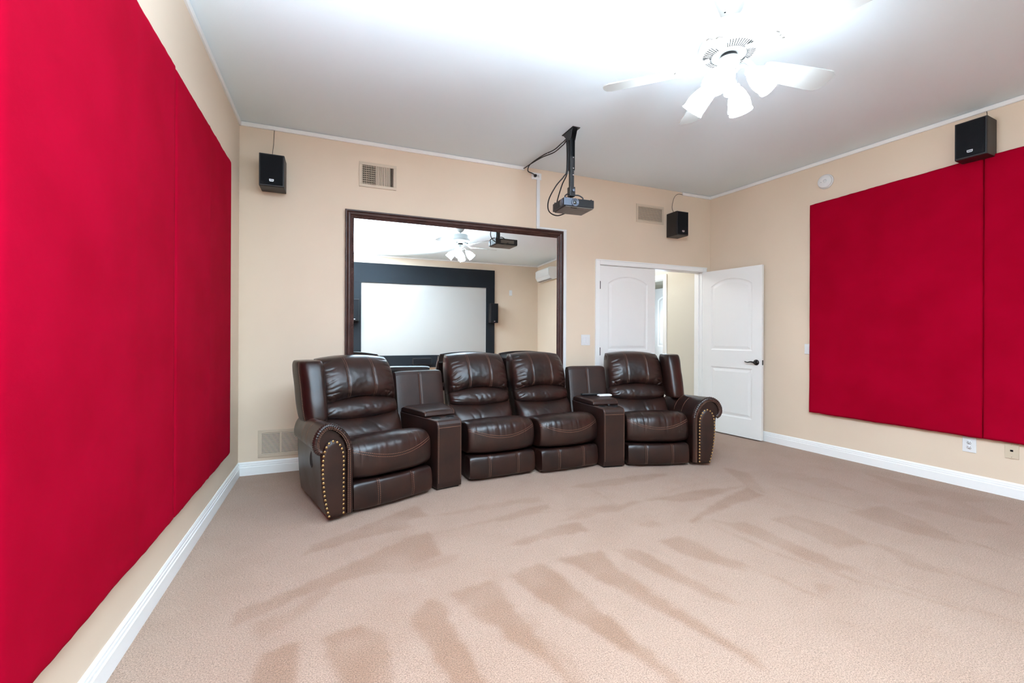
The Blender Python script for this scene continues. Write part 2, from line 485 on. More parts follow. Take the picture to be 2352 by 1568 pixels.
# ---- cable raceway strips along the ceiling
TR = [(0, 0), (0.012, 0), (0.016, 0.006), (0.016, 0.032), (0.012, 0.036), (0, 0.036)]
zt = H - 0.038
structure(extrude_profile('trim_1', TR, (0, YF, zt), (0, 0, zt), (1, 0, 0), 'white'), 'thin white ceiling strip above the long red panels')
structure(extrude_profile('trim_2', TR, (0, 0, zt), (2.667, 0, zt), (0, -1, 0), 'white'), 'thin white ceiling strip above the mirror')
structure(extrude_profile('trim_3', TR, (4.88, 0, zt), (XR, 0, zt), (0, -1, 0), 'white'), 'short white ceiling strip above the double door')
structure(extrude_profile('trim_4', TR, rw(0, zt), rw(YF, zt), RW_IN, 'white'), 'thin white ceiling strip above the smoke detector')
structure(extrude_profile('trim_5', TR, (0, YF, zt), (xr(YF), YF, zt), (0, 1, 0), 'white'), 'thin white ceiling strip above the projection screen')

# ---- door casing and jamb
bm = bmesh.new()
CW = 0.06
for lo, hi in [((DX0 - CW + 0.01, -0.018, 0), (DX0 + 0.01, 0, DZ + CW - 0.01)), ((DX1 - 0.01, -0.018, 0), (DX1 + CW - 0.01, 0, DZ + CW - 0.01)),
               ((DX0 + 0.0101, -0.018, DZ - 0.01), (DX1 - 0.0101, 0, DZ + CW - 0.01))]:
    bm_box(bm, lo, hi, 0.004)
for lo, hi in [((DX0 - CW + 0.01, -0.024, 0), (DX0 - CW + 0.024, -0.018, DZ + CW - 0.01)), ((DX0 - CW + 0.024, -0.024, DZ + CW - 0.024), (DX1 + CW - 0.01, -0.018, DZ + CW - 0.01))]:
    bm_box(bm, lo, hi, 0.002)
structure(from_bm('trim_6', bm, 'white'), 'white casing around the double door')
bm = bmesh.new()
bm_box(bm, (DX0 - 0.002, 0.0005, 0), (DX0 + 0.014, TH, DZ)); bm_box(bm, (DX1 - 0.014, 0.0005, 0), (DX1 + 0.002, TH, DZ)); bm_box(bm, (DX0 + 0.0141, 0.0005, DZ - 0.014), (DX1 - 0.0141, TH, DZ + 0.002))
bm_box(bm, (DX0 + 0.0141, 0.05, 0), (DX0 + 0.026, TH, DZ - 0.0141)); bm_box(bm, (DX1 - 0.026, 0.05, 0), (DX1 - 0.0141, TH, DZ - 0.0141))
structure(from_bm('trim_7', bm, 'white'), 'white jamb lining inside the double door opening')

def arch_outline(x0, x1, z0, z1, rise, n=14):
    pts = [(x0, z0), (x1, z0), (x1, z1 - rise)]
    if rise > 0:
        for k in range(1, n):
            t = k / n
            s = math.sin(math.pi * t)
            pts.append((x1 + (x0 - x1) * t, z1 - rise + rise * (s ** 0.75)))
    pts.append((x0, z1 - rise))
    return pts

def inset_poly(pts, d):
    n = len(pts); out = []
    for i in range(n):
        p0, p1, p2 = pts[i - 1], pts[i], pts[(i + 1) % n]
        e1 = Vector((p1[0] - p0[0], p1[1] - p0[1])).normalized(); e2 = Vector((p2[0] - p1[0], p2[1] - p1[1])).normalized()
        n1 = Vector((-e1.y, e1.x)); n2 = Vector((-e2.y, e2.x))
        b_ = (n1 + n2); k = d / max(0.35, 0.5 * b_.length_squared)
        out.append((p1[0] + b_.x * k, p1[1] + b_.y * k))
    return out

def door_leaf(name, label, w, h, loc, rz, lever=None, hinges=True, slab_only=False):
    """local x 0..w from hinge, y -0.035..0 thickness, z 0..h; moulded two-panel arch-top door"""
    root = thing(name, label, None, loc, rz); root['kind'] = 'structure'
    bm = bmesh.new()
    t = 0.035
    panels = [arch_outline(0.115, w - 0.115, 1.03, 1.915, 0.085), arch_outline(0.115, w - 0.115, 0.22, 0.82, 0.0)]
    for side in (0, 1):
        Y = lambda dep: (-t + dep) if side == 0 else (0 - dep)
        outer = [bm.verts.new((x, Y(0), z)) for x, z in [(0, 0), (w, 0), (w, h), (0, h)]]
        edges = [bm.edges.new((outer[i], outer[(i + 1) % 4])) for i in range(4)]
        for P in panels:
            rings = []
            for d, dep in [(0, 0), (0.010, 0.006), (0.022, 0.0075), (0.030, 0.006), (0.052, 0.0015)]:
                rings.append([bm.verts.new((x, Y(dep), z)) for x, z in inset_poly(P, d)])
            n = len(P)
            edges += [bm.edges.new((rings[0][i], rings[0][(i + 1) % n])) for i in range(n)]
            for a, c in zip(rings[:-1], rings[1:]):
                for i in range(n):
                    bm.faces.new((a[i], a[(i + 1) % n], c[(i + 1) % n], c[i]))
            bm.faces.new(rings[-1])
        bmesh.ops.triangle_fill(bm, use_beauty=True, use_dissolve=False, edges=edges)
        if side == 0: oA = outer
        else:
            for i in range(4):
                bm.faces.new((oA[i], oA[(i + 1) % 4], outer[(i + 1) % 4], outer[i]))
    from_bm('door_slab', bm, 'door', root)
    if hinges:
        for hz in (0.25, 1.02, 1.80):
            bm = bmesh.new(); bm_lathe(bm, [(0, -0.048), (0.006, -0.048), (0.0065, 0), (0.006, 0.048), (0, 0.048)], 10, Matrix.Translation((-0.004, -t - 0.002, hz)))
            bm_box(bm, (-0.004, -t - 0.0005, hz - 0.045), (0.010, -t + 0.001, hz + 0.045))
            from_bm('hinge', bm, 'bronze', root)
    if lever:
        lz, lx = lever
        for s in (-1, 1):
            y0 = -t if s < 0 else 0.0
            d = -1 if s < 0 else 1
            rot = Matrix.Translation((lx, y0, lz)) @ Matrix.Rotation(rad(90) * (1 if d < 0 else -1), 4, 'X')
            hd = lathe('lever_handle', [(0, 0), (0.033, 0), (0.033, 0.006), (0.027, 0.011), (0.013, 0.014), (0.011, 0.045), (0.012, 0.052), (0, 0.054)], 'bronze', root, 20, rot)
            tube('lever', [(lx, y0 + d * 0.046, lz), (lx - 0.04, y0 + d * 0.050, lz + 0.006), (lx - 0.08, y0 + d * 0.046, lz - 0.002), (lx - 0.118, y0 + d * 0.040, lz + 0.006)], 0.008, 'bronze', hd, 8, 5,
                 rfun=lambda i: 0.0095 - 0.0003 * i)
        box('latch_plate', (w - 0.0005, -t + 0.006, lz - 0.028), (w + 0.0015, -0.006, lz + 0.028), 'bronze', root)
    return root

door_leaf('door_1', 'closed white arch-panel door leaf behind the seats', 0.806, 2.03, (DX0 + 0.020, 0.036, 0.012), 0.0)
HX, HYY = 5.246, -0.024      # hinge side; the leaf stands open against the right wall
FX, FY = 5.357, -0.785
ang = math.atan2(FY - HYY, FX - HX)
dr = door_leaf('door_2', 'open white arch-panel door with a dark bronze lever handle', 0.768, 2.03, (HX, HYY, 0.014), ang, lever=(0.90, 0.705), hinges=False)

# ---- hallway behind the door
bm = bmesh.new()
HXW = 5.25
oy0, oy1, oz = 0.75, 1.56, 2.045
bm_box(bm, (HXW, TH, -0.05), (HXW + 0.12, oy0, 2.6)); bm_box(bm, (HXW, oy1, -0.05), (HXW + 0.12, 3.0, 2.6)); bm_box(bm, (HXW, oy0, oz), (HXW + 0.12, oy1, 2.6))
structure(from_bm('wall_hall_right', bm, 'hallwall'), 'cream hallway wall seen through the double door')
structure(box('wall_hall_left', (3.2, TH, -0.05), (3.3, 3.0, 2.6), 'hallwall'), 'cream hallway wall behind the closed door leaf')
structure(box('wall_hall_far', (3.2, 3.0, -0.05), (6.6, 3.1, 2.6), 'hallwall'), 'cream wall at the end of the hallway')
structure(box('ceiling_hall', (3.2, TH, 2.6), (6.6, 3.1, 2.7), 'ceiling'), 'white hallway ceiling')
structure(box('floor_hall', (3.2, 0.0, -0.05), (6.6, 3.1, -0.001), 'carpet'), 'beige hallway carpet')
structure(box('wall_closet', (6.05, TH, -0.05), (6.15, 3.0, 2.6), 'hallwall'), 'cream wall beyond the hallway doorway')
bm = bmesh.new()
for lo, hi in [((HXW - 0.018, oy0 - 0.07, 0), (HXW, oy0, oz + 0.07)), ((HXW - 0.018, oy1, 0), (HXW, oy1 + 0.07, oz + 0.07)), ((HXW - 0.018, oy0 + 0.0001, oz), (HXW, oy1 - 0.0001, oz + 0.07))]:
    bm_box(bm, lo, hi, 0.004)
bm_box(bm, (HXW, oy0, 0), (HXW + 0.12, oy0 + 0.012, oz)); bm_box(bm, (HXW, oy1 - 0.012, 0), (HXW + 0.12, oy1, oz))
structure(from_bm('trim_8', bm, 'white'), 'white casing of the hallway doorway')
door_leaf('door_3', 'pale blue-lit arch-panel door beyond the hallway', 0.80, 2.03, (6.03, 1.86, 0.0), rad(-90), hinges=False)

# ------------------------------------------------------------------ wall mirror
def wall_mirror():
    x0, x1, z0, z1 = 0.852, 3.150, 0.66, 2.387
    root = thing('wall_mirror', 'large wall mirror in a dark reddish wood frame behind the seats', 'mirror', (0, 0, 0))
    fw = 0.078
    prof = [(0.0, 0.002), (0.0, 0.022), (0.006, 0.030), (0.014, 0.030), (0.018, 0.024), (0.030, 0.034), (0.044, 0.030), (0.054, 0.020), (0.062, 0.016), (0.068, 0.018), (fw, 0.010), (fw, 0.002)]
    corners = [(x0, z0, 1, 1), (x1, z0, -1, 1), (x1, z1, -1, -1), (x0, z1, 1, -1)]
    for k in range(4):
        a = corners[k]; c = corners[(k + 1) % 4]
        n = len(prof)
        vs = [(q[0] + q[2] * d, -h, q[1] + q[3] * d) for q in (a, c) for d, h in prof]
        fs = [(i, (i + 1) % n, n + (i + 1) % n, n + i) for i in range(n)] + [tuple(range(n)), tuple(range(2 * n - 1, n - 1, -1))]
        fr = mesh('frame_rail', vs, fs, 'framewood', root)
        # beaded edge
        bm = bmesh.new()
        ax, cx_ = Vector((a[0] + a[2] * 0.064, 0, a[1] + a[3] * 0.064)), Vector((c[0] + c[2] * 0.064, 0, c[1] + c[3] * 0.064))
        L = (cx_ - ax).length; nb = int(L / 0.014)
        for i in range(nb + 1):
            p = ax.lerp(cx_, i / nb)
            bm_lathe(bm, [(0, 0.0225), (0.0045, 0.020), (0.0055, 0.016)], 5, Matrix.Translation((p.x, 0, p.z)) @ Matrix.Rotation(rad(90), 4, 'X'))
        bd = from_bm('beading', bm, 'framewood', fr, True); bd['kind'] = 'stuff'
    mesh('mirror_glass', [(x0 + fw - 0.004, -0.009, z0 + fw - 0.004), (x1 - fw + 0.004, -0.009, z0 + fw - 0.004), (x1 - fw + 0.004, -0.009, z1 - fw + 0.004), (x0 + fw - 0.004, -0.009, z1 - fw + 0.004)],
         [(0, 1, 2, 3)], 'mirror', root)
wall_mirror()

# ------------------------------------------------------------------ red acoustic panels
def panel(label, origin, along, inward, length, ztop0, ztop1, zbot, thick, seed, group, creases=()):
    """origin on the wall at the start; fabric-wrapped board with slightly wavy edges"""
    root = thing('acoustic_panel', label, 'wall panel', origin, 0, group)
    nu, nv = 60, 60
    al, inn = Vector(along), Vector(inward)
    vs = []; fs = []
    e = 0.018
    def U(i, n):    # finer near the edges
        t = i / n
        return t
    us = [0, 0.004, 0.009] + [0.009 + (1 - 0.018) * k / nu for k in range(1, nu)] + [0.991, 0.996, 1]
    for i, u in enumerate(us):
        s = u * length
        zt_ = ztop0 + (ztop1 - ztop0) * u + 0.0045 * noise.noise(Vector((s * 6, seed, 0))) + 0.002 * noise.noise(Vector((s * 25, seed, 3)))
        zb_ = zbot + 0.0045 * noise.noise(Vector((s * 6, seed, 9))) + 0.002 * noise.noise(Vector((s * 25, seed, 5)))
        for j, v in enumerate(us):
            z = zb_ + (zt_ - zb_) * v
            d1 = min(s, length - s, (z - zb_), (zt_ - z))
            h = thick - 0.012 * max(0, 1 - d1 / 0.016) ** 2
            h += 0.0030 * noise.noise(Vector((s * 2.0, z * 0.9, seed))) * min(1, d1 / 0.1)
            for cx_, amp in creases:
                h += amp * math.exp(-((s - cx_) / 0.012) ** 2)
            # pinched puckers towards the top and bottom staples
            edge = max(0, 1 - min(z - zb_, zt_ - z) / 0.09)
            h += 0.0025 * edge * noise.noise(Vector((s * 16, seed * 2.1, 1.7)))
            sj = s + 0.003 * noise.noise(Vector((z * 3, seed, 21))) * (1 if (u < 0.002 or u > 0.998) else 0)
            vs.append(al * sj + inn * h + Vector((0, 0, z)))
    n = len(us)
    for i in range(n - 1):
        for j in range(n - 1):
            fs.append((i * n + j, (i + 1) * n + j, (i + 1) * n + j + 1, i * n + j + 1))
    ring = [i * n for i in range(n)] + [(n - 1) * n + j for j in range(1, n)] + [i * n + n - 1 for i in range(n - 2, -1, -1)] + [j for j in range(n - 2, 0, -1)]
    base = len(vs)
    for r in ring:
        v = vs[r]; vs.append(Vector(v) - inn * (v.dot(inn) - 0.002))
    m_ = len(ring)
    for k in range(m_):
        fs.append((ring[k], ring[(k + 1) % m_], base + (k + 1) % m_, base + k))
    fs.append(tuple(range(base, base + m_)))
    mesh('fabric', vs, fs, 'red', root, True)
    return root

LT = 0.056
g = 'red fabric panels on the wall beside the corner speaker'
panel('tall red fabric wall panel reaching nearest the corner with the vented wall', (0, -0.605, 0), (0, -1, 0), (1, 0, 0), 1.243, 2.488, 2.491, 0.340, LT, 1.3, g, [(0.62, 0.0025)])
panel('tall red fabric wall panel butted between two others under the ceiling strip', (0, -1.8525, 0), (0, -1, 0), (1, 0, 0), 1.192, 2.493, 2.498, 0.343, LT + 0.002, 7.7, g, [(0.45, 0.0025)])
panel('tall red fabric wall panel furthest from the mirror', (0, -3.0525, 0), (0, -1, 0), (1, 0, 0), 1.2, 2.498, 2.498, 0.343, LT, 12.1, g)
def ry(y): return Vector((xr(y), y, 0))
g2 = 'red fabric panels on the wall beside the open door'
panel('red fabric wall panel hanging beside the open white door', ry(-1.272), RW_AL, RW_IN, 1.305, 2.604, 2.652, 0.421, 0.052, 3.1, g2, [(0.585, 0.0035)])
panel('red fabric wall panel hanging below the side speaker, away from the door', ry(-2.5755), RW_AL, RW_IN, 1.3, 2.650, 2.66, 0.421, 0.050, 5.9, g2)

# ------------------------------------------------------------------ speakers
def speaker(label, loc, rz, w, h, d, group='small black bookshelf speakers on the walls'):
    """local: back at y=0, front at y=-d, x centred, z from 0"""
    root = thing('wall_speaker', label, 'speaker', loc, rz, group)
    box('cabinet', (-w / 2, -d + 0.012, 0), (w / 2, -0.012, h), 'spkbox', root, 0.004)
    box('wall_bracket', (-0.03, -0.0125, h * 0.35), (0.03, 0.0, h * 0.65), 'blackmetal', root)
    box('baffle', (-w / 2 + 0.002, -d + 0.004, 0.002), (w / 2 - 0.002, -d + 0.0119, h - 0.002), 'black', root, 0.003)
    box('grille', (-w / 2 + 0.011, -d - 0.004, 0.013), (w / 2 - 0.011, -d + 0.0039, h - 0.011), 'grille', root, 0.003)
    bw, bh = 0.034, 0.020
    pts = [(-bw / 2, bh), (-bw / 2, 0.006), (-bw / 2 + 0.005, 0), (bw / 2 - 0.005, 0), (bw / 2, 0.006), (bw / 2, bh)]
    z0 = 0.038
    vs = [(x, y, z + z0) for y in (-d - 0.0065, -d - 0.0041) for x, z in pts]
    n = 6
    bd = mesh('badge', vs, [tuple(range(n)), tuple(range(2 * n - 1, n - 1, -1))] + [(i, (i + 1) % n, n + (i + 1) % n, n + i) for i in range(n)], 'badge', root)
    bm = bmesh.new()
    for cx_ in (-0.0085, 0.0, 0.0085):
        bm_box(bm, (cx_ - 0.0032, -d - 0.0072, z0 + 0.0065), (cx_ + 0.0032, -d - 0.0064, z0 + 0.0140))
    from_bm('badge_print', bm, 'badgemark', bd)
    return root

speaker('small black speaker high on the wall beside the slatted vent and red panels', (0.268, 0, 2.463), 0, 0.19, 0.273, 0.2)
speaker('small black speaker high on the wall above the double door', (4.708, 0, 2.448), 0, 0.178, 0.292, 0.2)
pr = rw(-2.545, 2.626)
speaker('small black speaker mounted above the red panels beside the ceiling strip', pr, math.atan2(RW_IN.y, RW_IN.x) + rad(90), 0.186, 0.292, 0.2)
tag(tube('speaker_wire', [(0.262, -0.10, 2.738), (0.258, -0.05, 2.80), (0.262, -0.012, 2.90), (0.266, -0.008, 3.012)], 0.0022, 'greywire'), 'thin grey wire dropping to the speaker beside the red panels', 'wire')
tag(tube('speaker_wire', [(4.70, -0.06, 2.741), (4.70, -0.02, 2.83), (4.74, -0.010, 2.96), (4.80, -0.008, 3.015), (4.885, -0.008, 3.020)], 0.0022, 'greywire'), 'thin curved wire running to the speaker above the double door', 'wire')
pw = rw(-2.585, 0)
tag(tube('speaker_wire', [rw(-2.585, 2.919, 0.10), rw(-2.59, 2.95, 0.05), rw(-2.583, 2.985, 0.012), rw(-2.58, 3.011, 0.008)], 0.0022, 'greywire'), 'short dark wire above the speaker over the red panels', 'wire')

# ------------------------------------------------------------------ vents
def vent(label, x0, x1, z0, z1, style, group=None):
    root = thing('air_vent', label, 'vent', (0, 0, 0), 0, group)
    fw = 0.028 if style != 'return' else 0.026
    bm = bmesh.new()
    y = -0.009
    for lo, hi in [((x0, y, z0), (x1, 0, z0 + fw)), ((x0, y, z1 - fw), (x1, 0, z1)), ((x0, y, z0 + fw + 1e-4), (x0 + fw, 0, z1 - fw - 1e-4)), ((x1 - fw, y, z0 + fw + 1e-4), (x1, 0, z1 - fw - 1e-4))]:
        bm_box(bm, lo, hi, 0.002)
    if style == 'register':
        xm = x0 + 0.176
        bm_box(bm, (xm - 0.006, y, z0 + fw + 1e-4), (xm + 0.006, 0, z1 - fw - 1e-4))
    from_bm('frame', bm, 'ventpaint', root)
    box('duct', (x0 + 0.01, -0.0015, z0 + 0.01), (x1 - 0.01, -0.0004, z1 - 0.01), 'dark', root)
    a0, a1, c0, c1 = x0 + fw, x1 - fw, z0 + fw, z1 - fw
    if style == 'supply':
        n = 19
        for i in range(n):
            x = a0 + (a1 - a0) * (i + 0.5) / n
            bm = bmesh.new()
            bm_box(bm, (-0.0058 if i > 7 else -0.003, -0.0010, c0), (0.0058 if i > 7 else 0.003, 0.0010, c1))
            bmesh.ops.rotate(bm, verts=bm.verts, cent=(0, 0, 0), matrix=Matrix.Rotation(rad(18 if 7 < i < 17 else 70 if i >= 17 else 40), 3, 'Z'))
            bmesh.ops.translate(bm, verts=bm.verts, vec=(x, -0.0062, 0))
            from_bm('louver', bm, 'ventpaint', root)
        for k in range(9):
            z = c0 + (c1 - c0) * (k + 0.5) / 9
            box('cross_bar', (a0, -0.0032, z - 0.002), (a0 + (a1 - a0) * 0.42, -0.002, z + 0.002), 'ventpaint', root)
    else:
        cols = [(a0, a1)] if style == 'return' else [(a0, x0 + 0.170), (x0 + 0.182, a1)]
        n = 11 if style == 'return' else 15
        for q0, q1 in cols:
            for k in range(n):
                z = c0 + (c1 - c0) * (k + 0.5) / n
                hh = (c1 - c0) / n * (0.40 if style == 'return' else 0.33)
                bm = bmesh.new()
                bm_box(bm, (q0, -0.0008, -hh), (q1, 0.0008, hh))
                bmesh.ops.rotate(bm, verts=bm.verts, cent=(0, 0, 0), matrix=Matrix.Rotation(rad(-22), 3, 'X'))
                bmesh.ops.translate(bm, verts=bm.verts, vec=(0, -0.0058, z))
                from_bm('slat', bm, 'ventpaint', root)
    return root
vent('beige air vent with upright louvers high on the wall beside the corner speaker', 0.973, 1.315, 2.617, 2.853, 'supply')
vent('beige return vent with level slats high on the wall above the double door', 4.161, 4.580, 2.605, 2.826, 'return')
vent('low beige floor-level vent half hidden by the studded recliner arm', 0.150, 0.56, 0.142, 0.381, 'register')

# ------------------------------------------------------------------ switches, outlets, detector
def plate(name, label, cat, mtx, w, h, style, material='plate'):
    root = thing(name, label, cat)
    root.matrix_world = mtx
    box('cover_plate', (-w / 2, -0.006, -h / 2), (w / 2, 0, h / 2), material, root, 0.0025)
    if style == 'rocker2':
        for x in (-0.023, 0.023):
            box('rocker', (x - 0.0165, -0.010, -0.033), (x + 0.0165, -0.0061, 0.033), material, root, 0.002)
    elif style == 'duplex':
        for z in (-0.0195, 0.0195):
            r = lathe('receptacle', [(0, 0.0), (0.0165, 0.0), (0.0165, 0.002), (0, 0.0024)], material, root, 20, Matrix.Translation((0, -0.0061, z)) @ Matrix.Rotation(rad(90), 4, 'X'))
            for sx in (-0.0063, 0.0063):
                box('slot', (sx - 0.0012, -0.0092, z - 0.001), (sx + 0.0012, -0.0084, z + 0.007), 'dark', r)
            lathe('ground_hole', [(0, 0), (0.0025, 0), (0, 0.0006)], 'dark', r, 10, Matrix.Translation((0, -0.0086, z - 0.0075)) @ Matrix.Rotation(rad(90), 4, 'X'))
    elif style == 'jack':
        box('jack_opening', (-0.008, -0.0068, -0.004), (0.008, -0.0061, 0.010), 'dark', root, 0.0)
        for z in (-0.045, 0.045):
            lathe('screw', [(0, 0), (0.0035, 0), (0, 0.001)], material, root, 8, Matrix.Translation((0, -0.0061, z)) @ Matrix.Rotation(rad(90), 4, 'X'))
    elif style == 'toggle':
        box('rocker', (-0.0165, -0.010, -0.033), (0.0165, -0.0061, 0.033), material, root, 0.002)
    return root
def on_right(y, z): return Matrix.Translation(rw(y, z)) @ Matrix.Rotation(math.atan2(RW_IN.y, RW_IN.x) + rad(90), 4, 'Z')
def on_back(x, z): return Matrix.Translation((x, 0, z))
plate('light_switch', 'white double rocker light switch beside the double door', 'switch', on_back(3.455, 1.166), 0.118, 0.122, 'rocker2')
plate('wall_outlet', 'white duplex wall outlet under the red panel joint', 'outlet', on_right(-2.487, 0.350), 0.082, 0.122, 'duplex')
plate('jack_plate', 'beige jack plate low on the wall past the outlet', 'wall plate', on_right(-2.722, 0.354), 0.076, 0.116, 'jack', 'beigeplate')
plate('switch_plate', 'white switch plate peeking out behind the red panel edge', 'switch', on_right(-1.238, 1.085), 0.072, 0.108, 'toggle')
plate('blank_plate', 'small white plate low on the wall behind the open door edge', 'wall plate', on_right(-0.700, 0.375), 0.072, 0.116, 'blank')
plate('wall_outlet', 'white outlet at the top of the wall with the projector plug', 'outlet', Matrix.Translation((2.818, 0, 2.968)) @ Matrix.Rotation(rad(90), 4, 'Y'), 0.074, 0.120, 'duplex')
pf = Matrix.Translation((5.04, YF, 2.30)) @ Matrix.Rotation(rad(180), 4, 'Z')
plate('switch_plate', 'white plate on the wall beside the projection screen', 'switch', pf, 0.085, 0.14, 'toggle')

sd = thing('smoke_detector', 'round white smoke detector high on the wall above the red panel', 'smoke detector')
sd.matrix_world = on_right(-1.405, 2.818)
RX = Matrix.Rotation(rad(90), 4, 'X')
lathe('base', [(0, 0), (0.074, 0), (0.074, 0.010), (0.066, 0.013), (0, 0.013)], 'plate', sd, 36, RX)
cv = lathe('cover', [(0, 0.0131), (0.066, 0.0131), (0.068, 0.020), (0.066, 0.030), (0.058, 0.038), (0.03, 0.041), (0, 0.0415)], 'plate', sd, 36, RX)
lathe('test_button', [(0, 0), (0.016, 0), (0.015, 0.004), (0, 0.0045)], 'plate', cv, 20, Matrix.Translation((0.01, -0.0405, 0.0)) @ RX)
box('sounder_slot', (-0.040, -0.0398, 0.004), (-0.030, -0.0385, 0.013), 'greyplastic', cv)
lathe('indicator', [(0, 0), (0.004, 0), (0, 0.002)], 'dark', cv, 8, Matrix.Translation((-0.026, -0.0405, -0.006)) @ RX)

# ---- surface raceway from the outlet down beside the mirror
rc = thing('cable_raceway', 'white surface cable channel stepping down beside the mirror', 'cable channel', (0, -0.002, 0))
box('channel', (2.818, -0.016, 2.412), (2.856, 0, 2.930), 'plate', rc, 0.003)
box('channel', (2.818, -0.016, 2.391), (3.192, 0, 2.4119), 'plate', rc, 0.003)
box('channel', (3.156, -0.016, 0.12), (3.192, 0, 2.3909), 'plate', rc, 0.003)

# ------------------------------------------------------------------ projector and mount
def projector():
    mx, my = 2.712, -0.955
    r = thing('projector_mount', 'black telescoping ceiling pole holding the projector', 'mount', (mx, my, 2.455))
    box('ceiling_plate', (-0.030, -0.075, H - 2.455 - 0.006), (0.045, 0.125, H - 2.455), 'blackmetal', r, 0.001)
    bm = bmesh.new()      # angled gusset cheeks
    for x in (-0.024, 0.024):
        vs = [bm.verts.new((x + s, y, z)) for s in (-0.0015, 0.0015) for y, z in [(-0.06, 0.588), (0.11, 0.588), (0.022, 0.50), (-0.022, 0.50), (-0.045, 0.55)]]
        bm.faces.new(vs[:5]); bm.faces.new(vs[5:][::-1])
        for i in range(5): bm.faces.new((vs[i], vs[(i + 1) % 5], vs[5 + (i + 1) % 5], vs[5 + i]))
    from_bm('gusset', bm, 'blackmetal', r)
    bm = bmesh.new()      # outer channel, open on its front
    bm_box(bm, (-0.024, -0.020, 0.235), (-0.020, 0.020, 0.53)); bm_box(bm, (0.020, -0.020, 0.235), (0.024, 0.020, 0.53)); bm_box(bm, (-0.0199, 0.016, 0.235), (0.0199, 0.020, 0.53))
    from_bm('outer_channel', bm, 'blackmetal', r)
    box('inner_tube', (-0.0185, -0.018, 0.03), (0.0185, 0.0155, 0.36), 'blackmetal', r, 0.003)
    for z in (0.345, 0.25, 0.19):
        lathe('bolt', [(0, 0), (0.006, 0), (0.006, 0.005), (0, 0.006)], 'chrome', r, 8, Matrix.Translation((0.008, -0.018, z)) @ RX)
    box('tilt_bracket', (-0.027, -0.026, 0.0), (0.027, 0.026, 0.085), 'blackmetal', r, 0.004)
    lathe('tilt_knob', [(0, 0), (0.014, 0), (0.014, 0.010), (0.010, 0.014), (0, 0.015)], 'silver', r, 16, Matrix.Translation((0.006, -0.026, 0.050)) @ RX)
    for p in [(-0.085, -0.04), (0.09, -0.045), (0.05, 0.11)]:
        tube('support_arm', [(0, 0, 0.012), (p[0] * 0.6, p[1] * 0.6, 0.012), (p[0], p[1], -0.012), (p[0], p[1], -0.026)], 0.006, 'blackmetal', r, 6, 3)

    b0 = thing('projector', 'small black video projector hanging from the ceiling pole', 'projector', (2.765, -0.895, 2.350), rad(-3))
    w, d, h = 0.300, 0.235, 0.078
    box('body', (-w / 2, -d / 2, 0.006), (w / 2, d / 2, h), 'black', b0, 0.006)
    box('bottom_cover', (-w / 2 + 0.02, -d / 2 + 0.004, 0.0), (w / 2 - 0.004, d / 2 - 0.004, 0.0059), 'greyplastic', b0, 0.002)
    box('lamp_door', (0.0, -0.04, -0.0012), (0.12, 0.07, -0.0001), 'greyplastic', b0)
    box('front_foot_slot', (-0.07, -0.10, -0.0010), (-0.01, -0.088, -0.0001), 'dark', b0)
    box('front_panel', (-w / 2 + 0.002, -d / 2 - 0.003, 0.012), (-w / 2 + 0.085, -d / 2 - 0.0001, h - 0.002), 'silver', b0, 0.001)
    for i in range(9):
        z = 0.016 + i * 0.0066
        box('vent_fin', (-0.035, -d / 2 - 0.003, z), (w / 2 - 0.012, -d / 2 - 0.0001, z + 0.0035), 'blackmetal', b0)
    lr = lathe('lens_ring', [(0.024, 0), (0.036, 0.001), (0.036, 0.010), (0.032, 0.014), (0.028, 0.012), (0.022, 0.004), (0.016, 0.002), (0.0, 0.001)], 'silver', b0, 28, Matrix.Translation((-w / 2 + 0.108, -d / 2 - 0.0005, 0.040)) @ RX)
    lathe('lens', [(0.016, 0.002), (0.012, 0.006), (0.006, 0.008), (0, 0.0085)], 'glasslens', lr, 20, Matrix.Translation((-w / 2 + 0.108, -d / 2 - 0.0008, 0.040)) @ RX)
    lathe('side_emblem', [(0, 0), (0.031, 0), (0.031, 0.002), (0, 0.003)], 'silver', b0, 24, Matrix.Translation((-w / 2 - 0.0001, -d / 2 + 0.045, 0.043)) @ Matrix.Rotation(rad(-90), 4, 'Y'))
    for i in range(6):
        y = -d / 2 + 0.10 + i * 0.02
        box('side_vent', (-w / 2 - 0.002, y, 0.018), (-w / 2 - 0.0001, y + 0.009, h - 0.012), 'blackmetal', b0)
    for x, y in [(-0.11, -0.09), (0.135, -0.09), (-0.135, 0.10), (0.02, -0.06)]:
        lathe('mount_boss', [(0, 0), (0.007, 0), (0.006, 0.012), (0, 0.013)], 'black', b0, 10, Matrix.Translation((x, y, h - 0.0005)))
    box('port_panel', (-0.08, d / 2 + 0.0001, 0.02), (0.10, d / 2 + 0.002, 0.06), 'greyplastic', b0)
projector()
tag(tube('power_cable', [(2.79, -0.775, 2.378), (2.70, -0.72, 2.345), (2.60, -0.74, 2.37), (2.565, -0.80, 2.45), (2.60, -0.87, 2.56), (2.655, -0.92, 2.64), (2.676, -0.935, 2.70), (2.676, -0.93, 2.95), (2.69, -0.84, 2.985), (2.715, -0.62, 3.005), (2.70, -0.40, 3.03), (2.675, -0.15, 3.025), (2.690, -0.06, 2.99), (2.745, -0.05, 2.975), (2.790, -0.032, 2.968)], 0.0055, 'wire', None, 8, 8),
    'black power cable looping from the projector to the ceiling outlet', 'cable')
